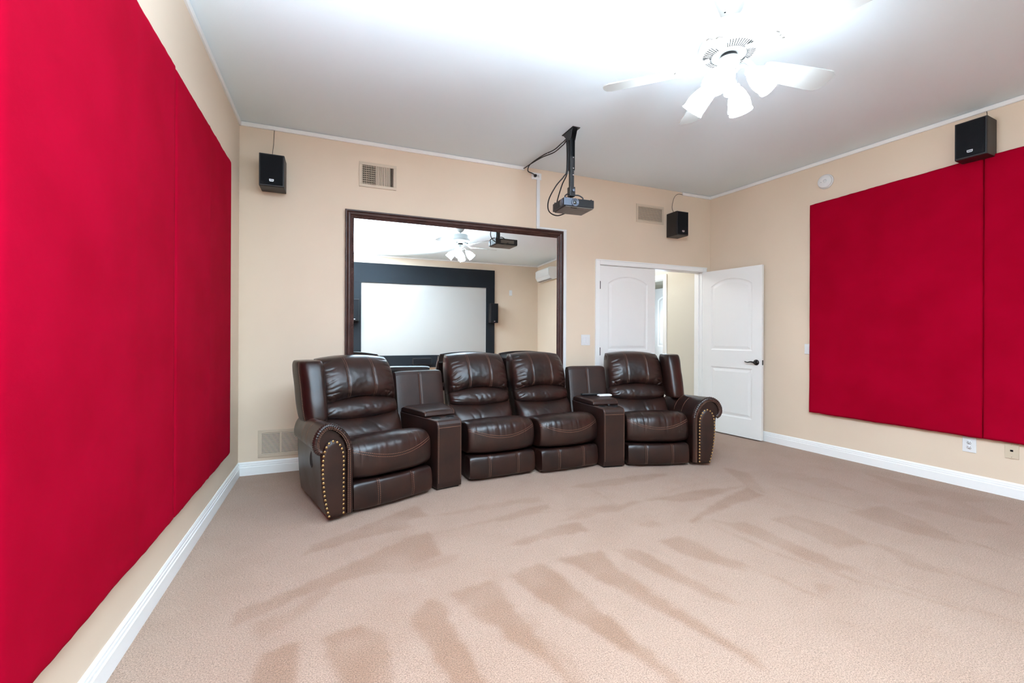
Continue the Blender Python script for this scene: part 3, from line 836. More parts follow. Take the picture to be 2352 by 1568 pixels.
tag(tube('video_cable', [(2.66, -0.778, 2.395), (2.655, -0.80, 2.46), (2.660, -0.88, 2.58), (2.672, -0.955, 2.68), (2.674, -0.955, 2.94), (2.69, -0.84, 2.960), (2.725, -0.60, 2.990), (2.70, -0.38, 3.018), (2.67, -0.18, 3.020), (2.66, -0.05, 3.022), (2.66, -0.008, 3.030)], 0.0055, 'wire', None, 8, 8),
    'black video cable from the projector to the ceiling strip end', 'cable')
pl = thing('power_plug', 'black plug in the outlet at the top of the wall', 'plug', (2.7985, -0.0088, 2.968))
lathe('plug_body', [(0, 0), (0.017, 0), (0.017, 0.012), (0.011, 0.024), (0.007, 0.032), (0, 0.033)], 'wire', pl, 14, RX)
tag(box('cable_tie', (2.705, -0.497, 3.008), (2.722, -0.487, 3.030), 'plate'), 'white tie around the projector cables', 'cable tie')

# ------------------------------------------------------------------ ceiling fan with lights
def ceiling_fan():
    fx, fy = 2.690, -2.655
    f = thing('ceiling_fan', 'white five-blade ceiling fan with four glowing tulip lights', 'ceiling fan', (fx, fy, 0))
    lathe('canopy', [(0.0, H), (0.086, H), (0.088, H - 0.012), (0.084, H - 0.05), (0.066, H - 0.10), (0.045, H - 0.135), (0.030, H - 0.146), (0, H - 0.147)], 'fanwhite', f, 40)
    lathe('downrod', [(0, 2.91), (0.0135, 2.91), (0.0135, 2.85), (0, 2.85)], 'fanwhite', f, 20)
    for a in (20, 200):
        lathe('canopy_screw', [(0, 0), (0.005, 0), (0, 0.003)], 'dark', f, 8, Matrix.Translation((0.05 * math.cos(rad(a)), 0.05 * math.sin(rad(a)), H - 0.131)) @ Matrix.Rotation(rad(180), 4, 'X'))
    mo = lathe('motor_housing', [(0, 2.868), (0.03, 2.868), (0.06, 2.864), (0.115, 2.858), (0.122, 2.848), (0.124, 2.800), (0.130, 2.796), (0.148, 2.785), (0.154, 2.765), (0.150, 2.745), (0.135, 2.728), (0.10, 2.716), (0.070, 2.712), (0.062, 2.716), (0, 2.716)], 'fanwhite', f, 56)
    for k in range(56):      # radial cooling slots under the housing
        a = 2 * math.pi * k / 56
        bm = bmesh.new()
        bm_box(bm, (0.084, -0.0018, -0.0008), (0.128, 0.0018, 0.0008))
        bmesh.ops.rotate(bm, verts=bm.verts, cent=(0.105, 0, 0), matrix=Matrix.Rotation(rad(-15), 3, 'Y'))
        bmesh.ops.rotate(bm, verts=bm.verts, cent=(0, 0, 0), matrix=Matrix.Rotation(a, 3, 'Z'))
        bmesh.ops.translate(bm, verts=bm.verts, vec=(0, 0, 2.7172))
        from_bm('cooling_slot', bm, 'dark', mo)
    lathe('wiring_collar', [(0, 2.716), (0.040, 2.716), (0.040, 2.690), (0, 2.690)], 'black', f, 24)
    lathe('switch_housing', [(0, 2.694), (0.052, 2.694), (0.055, 2.688), (0.055, 2.648), (0.050, 2.640), (0.034, 2.634), (0.032, 2.60), (0.030, 2.56), (0.026, 2.525), (0.023, 2.506), (0.017, 2.500), (0, 2.500)], 'fanwhite', f, 32)
    blade_z = 2.672
    for k in range(5):
        a = rad(-8 + 72 * k)
        R = Matrix.Rotation(a, 4, 'Z')
        pitch = Matrix.Rotation(rad(-13), 4, 'X')
        out = [(0.205, 0.045), (0.23, 0.056), (0.40, 0.066), (0.56, 0.071), (0.625, 0.070), (0.650, 0.055), (0.660, 0.030), (0.662, 0.0)]
        loop = out + [(x, -y) for x, y in reversed(out[:-1])]
        bm = bmesh.new()
        top = [bm.verts.new((x, y, 0.003)) for x, y in loop]; bot = [bm.verts.new((x, y, -0.003)) for x, y in loop]
        bm.faces.new(top); bm.faces.new(bot[::-1])
        n = len(loop)
        for i in range(n): bm.faces.new((top[i], top[(i + 1) % n], bot[(i + 1) % n], bot[i]))
        bm.transform(Matrix.Translation((0, 0, blade_z)) @ R @ pitch)
        bl = from_bm('blade', bm, 'fanwhite', f)
        # blade iron: cast bracket with a scrolled paddle
        bm = bmesh.new()
        bm_tube(bm, spline([(0.095, 0, 2.712), (0.13, 0, 2.700), (0.165, 0, 2.676), (0.20, 0, blade_z - 0.010)], 4), 0.011, 8)
        bm.transform(R)
        out2 = [(0.185, 0.018), (0.205, 0.040), (0.235, 0.047), (0.262, 0.040), (0.272, 0.022), (0.262, 0.008), (0.285, 0.0)]
        loop = out2 + [(x, -y) for x, y in reversed(out2[:-1])]
        Tm = Matrix.Translation((0, 0, blade_z)) @ R @ pitch
        tv = [bm.verts.new(Tm @ Vector((x, y, -0.0035))) for x, y in loop]; bv = [bm.verts.new(Tm @ Vector((x, y, -0.0105))) for x, y in loop]
        bm.faces.new(tv); bm.faces.new(bv[::-1])
        n = len(loop)
        for i in range(n): bm.faces.new((tv[i], tv[(i + 1) % n], bv[(i + 1) % n], bv[i]))
        ir = from_bm('blade_iron', bm, 'fanwhite', f)
        for sx, sy in [(0.215, 0.02), (0.215, -0.02), (0.258, 0.0)]:
            lathe('screw', [(0, 0), (0.005, 0), (0.004, 0.003), (0, 0.0035)], 'fanwhite', ir, 8, Tm @ Matrix.Translation((sx, sy, -0.0105)) @ Matrix.Rotation(rad(180), 4, 'X'))
    for k in range(4):
        a = rad(22.8 + 90 * k)
        R = Matrix.Rotation(a, 4, 'Z')
        bm = bmesh.new()
        bm_tube(bm, spline([(0.030, 0, 2.615), (0.060, 0, 2.632), (0.085, 0, 2.620), (0.095, 0, 2.590)], 5), 0.008, 8)
        bm.transform(R)
        arm = from_bm('lamp_arm', bm, 'fanwhite', f, True)
        Tm = R @ Matrix.Translation((0.094, 0, 2.598)) @ Matrix.Rotation(rad(180 - 42), 4, 'Y')
        lathe('socket', [(0, 0), (0.020, 0), (0.024, 0.008), (0.024, 0.026), (0, 0.026)], 'fanwhite', arm, 20, Tm)
        sh = lathe('lamp_shade', [(0.046, 0.060), (0.055, 0.090), (0.057, 0.115), (0.056, 0.135), (0.061, 0.152)], 'litglass', f, 28, Tm)
        lathe('shade_neck', [(0.0, 0.020), (0.026, 0.022), (0.034, 0.032), (0.041, 0.046), (0.046, 0.0599)], 'neckglass', sh, 28, Tm)
        lathe('shade_liner', [(0.0602, 0.1515), (0.0545, 0.134), (0.0555, 0.115), (0.0535, 0.090), (0.0445, 0.060), (0.0325, 0.034), (0.0, 0.0235)], 'fanwhite', sh, 28, Tm)
        lathe('bulb', [(0.0, 0.040), (0.012, 0.042), (0.014, 0.060), (0.026, 0.082), (0.029, 0.097), (0.024, 0.113), (0.012, 0.122), (0, 0.124)], 'litglass', sh, 20, Tm)
    for dx, dy, z1, z0 in [(0.0, 0.0, 2.505, 2.400), (0.045, -0.012, 2.640, 2.440)]:
        c = tube('pull_chain', [(dx, dy, z1), (dx, dy, z0 + 0.03)], 0.0012, 'chrome', f, 6, 0)
        lathe('chain_pull', [(0, 0.036), (0.003, 0.036), (0.0042, 0.02), (0.0042, 0.002), (0, 0)], 'plate', c, 10, Matrix.Translation((dx, dy, z0)))
ceiling_fan()

# ------------------------------------------------------------------ leather theatre seating
def sgnpow(v, e): return math.copysign(abs(v) ** e, v)
def N(x, y, z): return noise.noise(Vector((x, y, z)))
def smooth01(a, b_, x):
    t = min(1, max(0, (x - a) / (b_ - a))); return t * t * (3 - 2 * t)

def stitches(parent, paths, name='stitching', dash=0.0085, gap=0.0045, wd=0.0012, lift=0.0012):
    """paths: list of lists of (point, normal); joined mesh of small thread dashes"""
    bm = bmesh.new()
    for path in paths:
        acc = [0.0]
        for (p, _), (q, _) in zip(path[:-1], path[1:]): acc.append(acc[-1] + (q - p).length)
        L = acc[-1]; s = 0.003; i = 0
        def at(s):
            k = 0
            lo, hi = 0, len(acc) - 2
            while lo < hi:
                mid = (lo + hi + 1) // 2
                if acc[mid] <= s: lo = mid
                else: hi = mid - 1
            k = lo; t = (s - acc[k]) / max(1e-9, acc[k + 1] - acc[k])
            return path[k][0].lerp(path[k + 1][0], t), path[k][1].lerp(path[k + 1][1], t).normalized()
        while s + dash < L:
            p, n = at(s); q, n2 = at(s + dash)
            t = (q - p).normalized(); sd = t.cross(n).normalized() * wd
            vs = [bm.verts.new(v) for v in (p - sd, p + sd, q + sd, q - sd, (p * 0.75 + q * 0.25) + n * lift, (p * 0.25 + q * 0.75) + n * lift)]
            for f in [(0, 1, 4), (1, 2, 5, 4), (2, 3, 5), (3, 0, 4, 5)]:
                bm.faces.new([vs[k] for k in f])
            s += dash + gap
    o = from_bm(name, bm, 'thread', parent)
    o['kind'] = 'stuff'
    return o

def grid_normal(S, a, b_, e=0.004):
    p = S(a, b_); da = S(a + e, b_) - S(a - e, b_); db = S(a, b_ + e) - S(a, b_ - e)
    n = da.cross(db)
    return n.normalized() if n.length > 1e-12 else Vector((0, -1, 0))

class Cushion:
    """upholstered back cushion: heightfield over (x, z) leaning on the tilted back, thickness towards -y"""
    def __init__(s, w, zb, zt, D, y0, z0, tilt, seed, wr, pu=3.2, pv=2.3, corner=0.25, seams=(), back=0.05, cbot=None):
        s.__dict__.update(locals())
    def S(s, a, b_):
        a = max(-1, min(1, a)); b_ = max(-1, min(1, b_))
        su = math.sin(a * math.pi / 2); sv = math.sin(b_ * math.pi / 2)
        c = s.corner if (sv > 0 or s.cbot is None) else s.cbot
        X = su * math.sqrt(1 - c * sv * sv / 2); Zn = sv * math.sqrt(1 - c * su * su / 2)
        x = s.w / 2 * X
        z = s.zb(X) + (s.zt(X) - s.zb(X)) * (Zn + 1) / 2
        T = s.D * max(0, 1 - abs(su) ** s.pu) ** (1 / s.pu) * max(0, 1 - abs(sv) ** s.pv) ** (1 / s.pv)
        m = min(1, 4 * (1 - abs(su)) + 0.05) * min(1, 4 * (1 - abs(sv)) + 0.05)
        T += s.wr(x, z, su, sv, s.seed) * m
        for xs in s.seams:
            T -= 0.007 * math.exp(-((x - xs) / 0.007) ** 2) * m
        return Vector((x, s.y0 + (z - s.z0) * s.tilt - T, z))
    def build(s, name, parent, nu=72, nv=36, material='leather'):
        vs = []; fs = []
        for i in range(nu + 1):
            for j in range(nv + 1):
                vs.append(s.S(-1 + 2 * i / nu, -1 + 2 * j / nv))
        n = nv + 1
        for i in range(nu):
            for j in range(nv):
                fs.append((i * n + j, (i + 1) * n + j, (i + 1) * n + j + 1, i * n + j + 1))
        ring = [i * n for i in range(nu + 1)] + [nu * n + j for j in range(1, n)] + [i * n + nv for i in range(nu - 1, -1, -1)] + [j for j in range(nv - 1, 0, -1)]
        base = len(vs); m_ = len(ring)
        for r in ring: vs.append(vs[r] + Vector((0, s.back, 0)))
        for k in range(m_): fs.append((ring[k], ring[(k + 1) % m_], base + (k + 1) % m_, base + k))
        fs.append(tuple(range(base, base + m_)))
        o = mesh(name, vs, fs, material, parent, True)
        if s.seams:
            paths = []
            for xs in s.seams:
                for dx in (-0.0075, 0.0075):
                    X = (xs + dx) / (s.w / 2)
                    path = []
                    for k in range(41):
                        b_ = -0.80 + 1.70 * k / 40
                        sv = math.sin(b_ * math.pi / 2)
                        su = max(-1, min(1, X / math.sqrt(1 - (s.corner if (sv > 0 or s.cbot is None) else s.cbot) * sv * sv / 2)))
                        a = math.asin(su) * 2 / math.pi
                        nn = grid_normal(s.S, a, b_)
                        if nn.y > 0: nn = -nn
                        path.append((s.S(a, b_) + nn * 0.0006, nn))
                    paths.append(path)
            stitches(o, paths)
        return o

class Pad:
    """closed superquadric pad for seats and footrests; th = angle in the y-z section (0 = front)"""
    def __init__(s, w, yc, zc, hd, hh, ex, eu, convex, crown, seed, wr=None, pinch=0.0, seams=(), slope=0.0):
        s.__dict__.update(locals())
    def S(s, a, th):
        a = max(-1, min(1, a))
        su = math.sin(a * math.pi / 2)
        E_ = max(0, 1 - abs(su) ** s.eu) ** (1 / s.eu)
        cy = sgnpow(math.cos(th), s.ex); cz = sgnpow(math.sin(th), s.ex)
        k = 0.86 + 0.14 * E_
        y = s.yc - s.hd * cy * k
        z = s.zc + s.hh * cz * (0.55 + 0.45 * E_)
        front = max(0, cy)
        y += s.convex * su * su * front
        top = max(0, cz)
        z += s.crown * (1 - su * su) * top * (1 - 0.5 * max(0, -cy))
        y += s.pinch * max(0, cz) * front
        z -= s.slope * smooth01(0.10, 0.52, y) * top
        p = Vector((s.w / 2 * su, y, z))
        if s.wr:
            d = s.wr(p.x, p.y, p.z, su, th, s.seed) * min(1, 5 * (1 - abs(su)))
            nn = Vector((0, -cy * 0.6, cz)); 
            if nn.length > 0.01: p += nn.normalized() * d
        for xs in s.seams:
            p.y += 0.006 * math.exp(-((p.x - xs) / 0.007) ** 2) * front
        return p
    def build(s, name, parent, nu=64, nt=56, material='leather'):
        vs = []; fs = []
        for i in range(nu + 1):
            for j in range(nt):
                vs.append(s.S(-1 + 2 * i / nu, 2 * math.pi * (j + 0.5) / nt))
        for i in range(nu):
            for j in range(nt):
                fs.append((i * nt + j, (i + 1) * nt + j, (i + 1) * nt + (j + 1) % nt, i * nt + (j + 1) % nt))
        fs.append(tuple(range(nt))); fs.append(tuple(range(nu * nt + nt - 1, nu * nt - 1, -1)))
        return mesh(name, vs, fs, material, parent, True)
    def normal(s, a, th):
        e = 0.01
        n = (s.S(a + e, th) - s.S(a - e, th)).cross(s.S(a, th + e) - s.S(a, th - e))
        n = n.normalized() if n.length > 1e-12 else Vector((0, -1, 0))
        c = Vector((s.S(a, th).x, s.yc, s.zc))
        if n.dot(s.S(a, th) - c) < 0: n = -n
        return n

def fold(q, k=3.0):
    """sharp valleys, rounded ridges: 0 on a ridge, -1 in a crease"""
    return -(1 - abs(math.sin(q))) ** k
def wr_head(x, z, su, sv, sd):
    side = smooth01(0.50, 0.93, abs(su))
    wob = 2.2 * N(x * 7, z * 9, sd)
    fan = 0.020 * side * fold(z * 62 + abs(x) * 16 + wob, 2.5) * (0.35 + 0.65 * abs(N(z * 14, sd, su * 2)) * 2)
    low = 0.018 * smooth01(0.30, 0.95, -sv) * smooth01(0.35, 0.95, abs(su)) * fold(z * 46 - abs(x) * 40 + wob + 1.1, 2.2)
    rad_ = 0.008 * smooth01(0.45, 0.95, -sv) * fold(x * 55 + wob * 1.5, 3)
    soft = 0.007 * N(x * 9, z * 8, sd + 9)
    fine = 0.0018 * N(x * 34, z * 30, sd + 2)
    return fan + low + rad_ + soft + fine
def wr_mid(x, z, su, sv, sd):
    wob = 2.5 * N(x * 8, z * 10, sd + 1)
    c = 0.0095 * smooth01(0.85, 0.1, abs(sv + 0.25)) * smooth01(0.95, 0.3, abs(su)) * fold(x * 44 + z * 30 + wob, 3.0) * max(0, 0.3 + 1.4 * N(x * 8, z * 5, sd + 6))
    e = 0.010 * smooth01(0.6, 0.97, abs(su)) * fold(z * 70 + abs(x) * 30 + wob, 2.5)
    return c + e + 0.005 * N(x * 10, z * 12, sd + 3) + 0.0018 * N(x * 40, z * 40, sd)
def wr_low(x, z, su, sv, sd):
    wob = 2.5 * N(x * 6, z * 8, sd + 2)
    c = 0.017 * smooth01(0.9, 0.05, abs(su)) * fold(x * 34 + z * 22 + wob, 3.5) * max(0, 0.25 + 1.5 * N(x * 7, z * 4, sd + 8))
    return c + 0.006 * N(x * 7, z * 9, sd + 1)
def wr_seat(x, y, z, su, th, sd):
    if math.sin(th) <= 0.02: return 0.0016 * N(x * 9, z * 12, sd)
    near = smooth01(0.30, 0.05, y)
    wob = 2.4 * N(x * 9, y * 6, sd + 5)
    ridg = 0.0075 * near * fold(x * 62 + wob, 2.5) * max(0, 0.35 + 1.2 * N(x * 10, y * 5, sd + 2))
    far = 0.008 * smooth01(0.16, 0.36, y) * fold(x * 22 + y * 30 + wob * 1.5, 4) * max(0, N(x * 5, y * 5, sd + 3) + 0.15)
    return ridg + far + 0.005 * N(x * 9, y * 8, sd + 4) + 0.0025 * N(x * 26, y * 22, sd + 8)
def wr_foot(x, y, z, su, th, sd):
    t = smooth01(0.12, 0.24, z)
    return 0.007 * t * fold(x * 48 + 3 * N(x * 6, z * 6, sd), 3) * max(0, 0.2 + 1.3 * N(x * 6, sd, 3)) + 0.003 * N(x * 8, z * 9, sd + 2)

TILT = 0.38
def seat_core(root, W, seed):
    """local: x across, y 0 = front .. 0.85 back, z up"""
    bx = box('base', (-W / 2 + 0.012, 0.085, 0.004), (W / 2 - 0.012, 0.68, 0.20), 'leather2', root, 0.01)
    # footrest panel
    ft = Pad(W - 0.014, 0.088, 0.116, 0.085, 0.097, 0.42, 9, 0.020, 0.0, seed + 1, wr_foot, 0.012, seams=(-0.42 * W / 2, 0.42 * W / 2))
    o = ft.build('footrest', root)
    paths = []
    for xs in (-0.42 * W / 2, 0.42 * W / 2):
        for dx in (-0.0075, 0.0075):
            a = math.asin((xs + dx) / (ft.w / 2)) * 2 / math.pi
            path = []
            for k in range(36):
                th = rad(-52) + rad(120) * k / 35
                nn = ft.normal(a, th); path.append((ft.S(a, th) + nn * 0.0006, nn))
            paths.append(path)
    stitches(o, paths)
    # seat cushion
    st = Pad(W - 0.006, 0.275, 0.350, 0.285, 0.140, 0.50, 8, 0.050, 0.016, seed + 2, wr_seat, 0.018, slope=0.060)
    o = st.build('seat_cushion', root, 120, 96)
    paths = []
    for off in (-0.055, 0.055):
        path = []
        for k in range(61):
            a = -0.93 + 1.86 * k / 60
            su = math.sin(a * math.pi / 2)
            cz = 0.10 + 0.52 * su * su + off
            th = math.copysign(math.asin(min(0.99, abs(cz) ** (1 / st.ex))), cz)
            nn = st.normal(a, th); path.append((st.S(a, th) + nn * 0.0008, nn))
        paths.append(path)
    stitches(o, paths)
    # back: frame slab and three puffed cushions
    vs = []
    Wb = W - 0.02
    prof = [(0.54, 0.06), (0.54, 0.40), (0.745, 0.955), (0.770, 0.995), (0.795, 1.005), (0.825, 0.985), (0.835, 0.93), (0.72, 0.40), (0.72, 0.06)]
    n = len(prof)
    vs = [(sx * Wb / 2, y, z) for sx in (-1, 1) for y, z in prof]
    fs = [(i, (i + 1) % n, n + (i + 1) % n, n + i) for i in range(n)] + [tuple(range(n)), tuple(range(2 * n - 1, n - 1, -1))]
    mesh('back_frame', vs, fs, 'leather2', root)
    Y0, Z0 = 0.560, 0.45
    low = Cushion(W - 0.004, lambda X: 0.33 - 0.0 * X, lambda X: 0.560 + 0.022 * X * X, 0.135, Y0, Z0, TILT, seed + 3, wr_low, 3.6, 2.2, 0.05)
    low.build('lower_back_cushion', root, 96, 40)
    midc = Cushion(W - 0.004, lambda X: 0.538 + 0.028 * X * X, lambda X: 0.725 - 0.042 * X * X, 0.105, Y0 + 0.006, Z0, TILT, seed + 4, wr_mid, 3.6, 2.2, 0.10)
    midc.build('lumbar_cushion', root, 96, 44)
    hd = Cushion(W, lambda X: 0.706 - 0.056 * X * X, lambda X: 1.045 - 0.008 * X * X, 0.150, Y0 + 0.014, Z0, TILT, seed + 5, wr_head, 3.4, 2.5, 0.36, cbot=0.04, seams=(-0.345 * W / 2, 0.345 * W / 2), back=0.07)
    hd.build('headrest', root, 110, 84)

ARM = [(0.0, 0.035), (0.0, 0.20), (0.0, 0.42), (0.006, 0.485), (0.028, 0.545), (0.065, 0.595), (0.112, 0.630), (0.165, 0.645), (0.220, 0.637), (0.270, 0.608), (0.302, 0.564), (0.312, 0.520), (0.300, 0.482), (0.272, 0.462), (0.250, 0.450),
       (0.244, 0.40), (0.238, 0.30), (0.222, 0.18), (0.196, 0.08), (0.180, 0.035)]
def arm_shape(o, z, t):
    # the rolled arm narrows and drops a little towards the back
    return o * (1 - 0.40 * t ** 0.9), z - 0.055 * smooth01(0.30, 0.62, z) * t
def arm(root, xs, side, seed, ks=1.0):
    """side -1: arm on the low-x side starting at x = xs; +1 mirrored"""
    P2 = lambda o, z: (xs + side * o, z)
    ARMS = [(o if o < 0.12 else 0.12 + (o - 0.12) * ks, z) for o, z in ARM]
    prof = [Vector((o, z, 0)) for o, z in ARMS]
    sp = spline(prof, 3)
    n = len(sp)
    yf, yb = 0.035, 0.74
    ys = [yf + (yb - yf) * (k / 16) for k in range(17)]
    vs = []; fs = []
    for y in ys:
        t = (y - yf) / (yb - yf)
        for q in sp:
            o, z = q.x, q.y
            o2, zz = arm_shape(o, z, t)
            vs.append((xs + side * (o2 + 0.0015 * N(o * 12, y * 9 + z * 6, seed)), y, zz + 0.0015 * N(z * 9, y * 9, seed + 3)))
    for k in range(len(ys) - 1):
        for i in range(n):
            fs.append((k * n + i, k * n + (i + 1) % n, (k + 1) * n + (i + 1) % n, (k + 1) * n + i))
    b0 = len(vs); vs += vs[:n]; fs.append(tuple(range(b0, b0 + n)))
    b0 = len(vs); vs += vs[(len(ys) - 1) * n:len(ys) * n]; fs.append(tuple(range(b0 + n - 1, b0 - 1, -1)))
    am = mesh('arm', vs, fs, 'leather', root, True)
    # cross stitching over the roll
    paths = []
    for yy in (0.26, 0.42):
        path = []
        for q in sp:
            if q.y > 0.47:
                t = (yy - yf) / (yb - yf)
                o, z = q.x, q.y
                c = Vector((0.16, 0.52))
                nn = Vector((side * (o - c.x), 0, z - c.y)).normalized()
                o2, z2 = arm_shape(o, z, t); pp = Vector((xs + side * o2, yy, z2))
                path.append((pp + nn * 0.0022, nn))
        paths.append(path)
    stitches(am, paths)
    if side < 0:
        o3, z3 = arm_shape(0.12 + (0.240 - 0.12) * ks, 0.36, (0.30 - yf) / (yb - yf))
        pc = lathe('recline_pull', [(0.030, 0.0), (0.030, 0.004), (0.025, 0.006), (0.021, 0.002), (0, 0.001)], 'black', am, 18,
                   Matrix.Translation((xs + side * (o3 - 0.001), 0.30, z3)) @ Matrix.Rotation(rad(-90), 4, 'Y') @ Matrix.Scale(1.9, 4, (1, 0, 0)))
    # gathered welt around the front of the arm
    w2 = [q for q in spline([Vector((o - 0.0, z, 0)) for o, z in ARMS[0:14]], 9)]
    inner = []
    ce = Vector((0.13 + 0.03 * ks, 0.47, 0))
    for q in w2:
        dirn = (ce - q); dirn.y *= 1.0
        dd = dirn.normalized() * 0.019
        if q.y < 0.42 and q.x < 0.1: dd = Vector((0.019, 0, 0))
        inner.append(q + dd)
    pts = [Vector((xs + side * q.x, yf - 0.006, q.y)) for q in inner]
    wel = tube('gathered_welt', pts, 0.022, 'leather', root, 12, 0, rfun=lambda i: 0.0215 + (0.0028 if inner[i].y > 0.45 else 0.0) * math.sin(i * 2.15) + 0.0012 * N(i * 0.4, seed, 0))
    paths = []
    for k_, dq in ((0, 0.023), (1, 0.034)):
        path = []
        for q in w2:
            dirn = (ce - q).normalized() * dq
            if q.y < 0.42 and q.x < 0.1: dirn = Vector((dq, 0, 0))
            r = q + dirn
            path.append((Vector((xs + side * r.x, yf - 0.0075 - math.sqrt(0.0225 ** 2 - (dq - 0.019) ** 2), r.y)), Vector((0, -1, 0))))
        paths.append(path)
    stitches(wel, paths)
    # front panel bordered with nailheads
    outl = [(0.056, 0.030), (0.056, 0.20), (0.056, 0.40), (0.062, 0.455), (0.082, 0.503), (0.115, 0.533), (0.155, 0.535), (0.190, 0.510), (0.213, 0.468), (0.224, 0.415), (0.226, 0.34), (0.219, 0.25), (0.205, 0.16), (0.186, 0.085), (0.166, 0.030)]
    outl = [(o if o < 0.12 else 0.12 + (o - 0.12) * (0.3 + 0.7 * ks), z) for o, z in outl]
    osp = spline([Vector((o, z, 0)) for o, z in outl], 5)
    vs = []; fs = []
    m_ = len(osp)
    cen = Vector((0.14, 0.27, 0))
    for f_, yy in ((1.0, yf - 0.001), (1.0, yf - 0.016), (0.93, yf - 0.023), (0.70, yf - 0.027), (0.35, yf - 0.029)):
        for q in osp:
            r = cen + (q - cen) * f_ if f_ < 1 else q
            r2 = Vector((cen.x + (q.x - cen.x) * f_, q.y if f_ > 0.9 else cen.y + (q.y - cen.y) * (0.5 + 0.5 * f_), 0))
            vs.append((xs + side * r2.x, yy, r2.y))
    for k in range(4):
        for i in range(m_):
            fs.append((k * m_ + i, k * m_ + (i + 1) % m_, (k + 1) * m_ + (i + 1) % m_, (k + 1) * m_ + i))
    fs.append(tuple(range(4 * m_, 5 * m_)))
    fp = mesh('arm_front_panel', vs, fs, 'leather2', root, True)
    nail_me = None
    pts = spline([Vector((0.140 + (o - 0.140) * 0.90, 0.27 + (z - 0.27) * 0.965, 0)) for o, z in outl], 8)
    acc = [0]
    for p, q in zip(pts[:-1], pts[1:]): acc.append(acc[-1] + (q - p).length)
    cnt = 37
    for k in range(cnt):
        s_ = acc[-1] * (k + 0.25) / (cnt - 0.5)
        i = max(j for j in range(len(acc) - 1) if acc[j] <= s_)
        q = pts[i].lerp(pts[i + 1], (s_ - acc[i]) / max(1e-9, acc[i + 1] - acc[i]))
        if nail_me is None:
            o = lathe('nailhead', [(0.0095, 0.0), (0.0092, 0.0022), (0.0068, 0.0048), (0.0034, 0.0062), (0, 0.0066)], 'brass', fp, 12, RX)
            nail_me = o.data
        else:
            o = bpy.data.objects.new('nailhead', nail_me); link(o, fp)
        o.location = (xs + side * q.x, yf - 0.0205, q.y)

def wing(root, xs, side, seed):
    """upright side bolster of the back, outside the headrest"""
    nu, nt = 28, 40
    vs = []; fs = []
    zc, hz = 0.800, 0.222
    for i in range(nu + 1):
        a = math.sin((-1 + 2 * i / nu) * math.pi / 2)
        E_ = max(0, 1 - abs(a) ** 5) ** (1 / 5)
        z = zc + hz * a
        for j in range(nt):
            th = 2 * math.pi * (j + 0.5) / nt
            cx_ = sgnpow(math.cos(th), 0.62); cy = sgnpow(math.sin(th), 0.62)
            o = 0.094 + (0.088 + 0.004 * a) * cx_ * (0.60 + 0.40 * E_)
            y = 0.640 + 0.140 * cy * (0.55 + 0.45 * E_) + (z - 0.85) * 0.30
            y += -0.03 * (1 - cx_) * 0.5
            d = 0.004 * N(o * 14, z * 9, seed) + 0.006 * smooth01(0.6, 1.0, abs(a)) * N(th * 5, a * 3, seed + 2)
            vs.append((xs + side * (o + d), y - d, z))
    for i in range(nu):
        for j in range(nt):
            fs.append((i * nt + j, (i + 1) * nt + j, (i + 1) * nt + (j + 1) % nt, i * nt + (j + 1) % nt))
    fs.append(tuple(range(nt))); fs.append(tuple(range(nu * nt + nt - 1, nu * nt - 1, -1)))
    wg = mesh('wing', vs, fs, 'leather', root, True)
    path = []
    for i in range(3, nu - 2):
        p = Vector(vs[i * nt + int(nt * 0.93)]); 
        path.append((p + Vector((side * 0.002, -0.001, 0)), Vector((side, -0.4, 0)).normalized()))
    stitches(wg, [path])

def recliner(label, loc, rz, W, seed, armside=0):
    root = thing('recliner' if armside else 'armless_recliner', label, 'recliner', (loc[0], loc[1], 0), rad(rz), 'brown leather theatre seats in a shallow curve')
    seat_core(root, W, seed)
    if armside:
        xs = armside * (W / 2 + 0.004)
        arm(root, xs + armside * (0.018 if armside > 0 else 0), armside, seed + 20, 0.70 if armside < 0 else 0.86)
        wing(root, armside * (W / 2 - 0.012), armside, seed + 30)
    return root

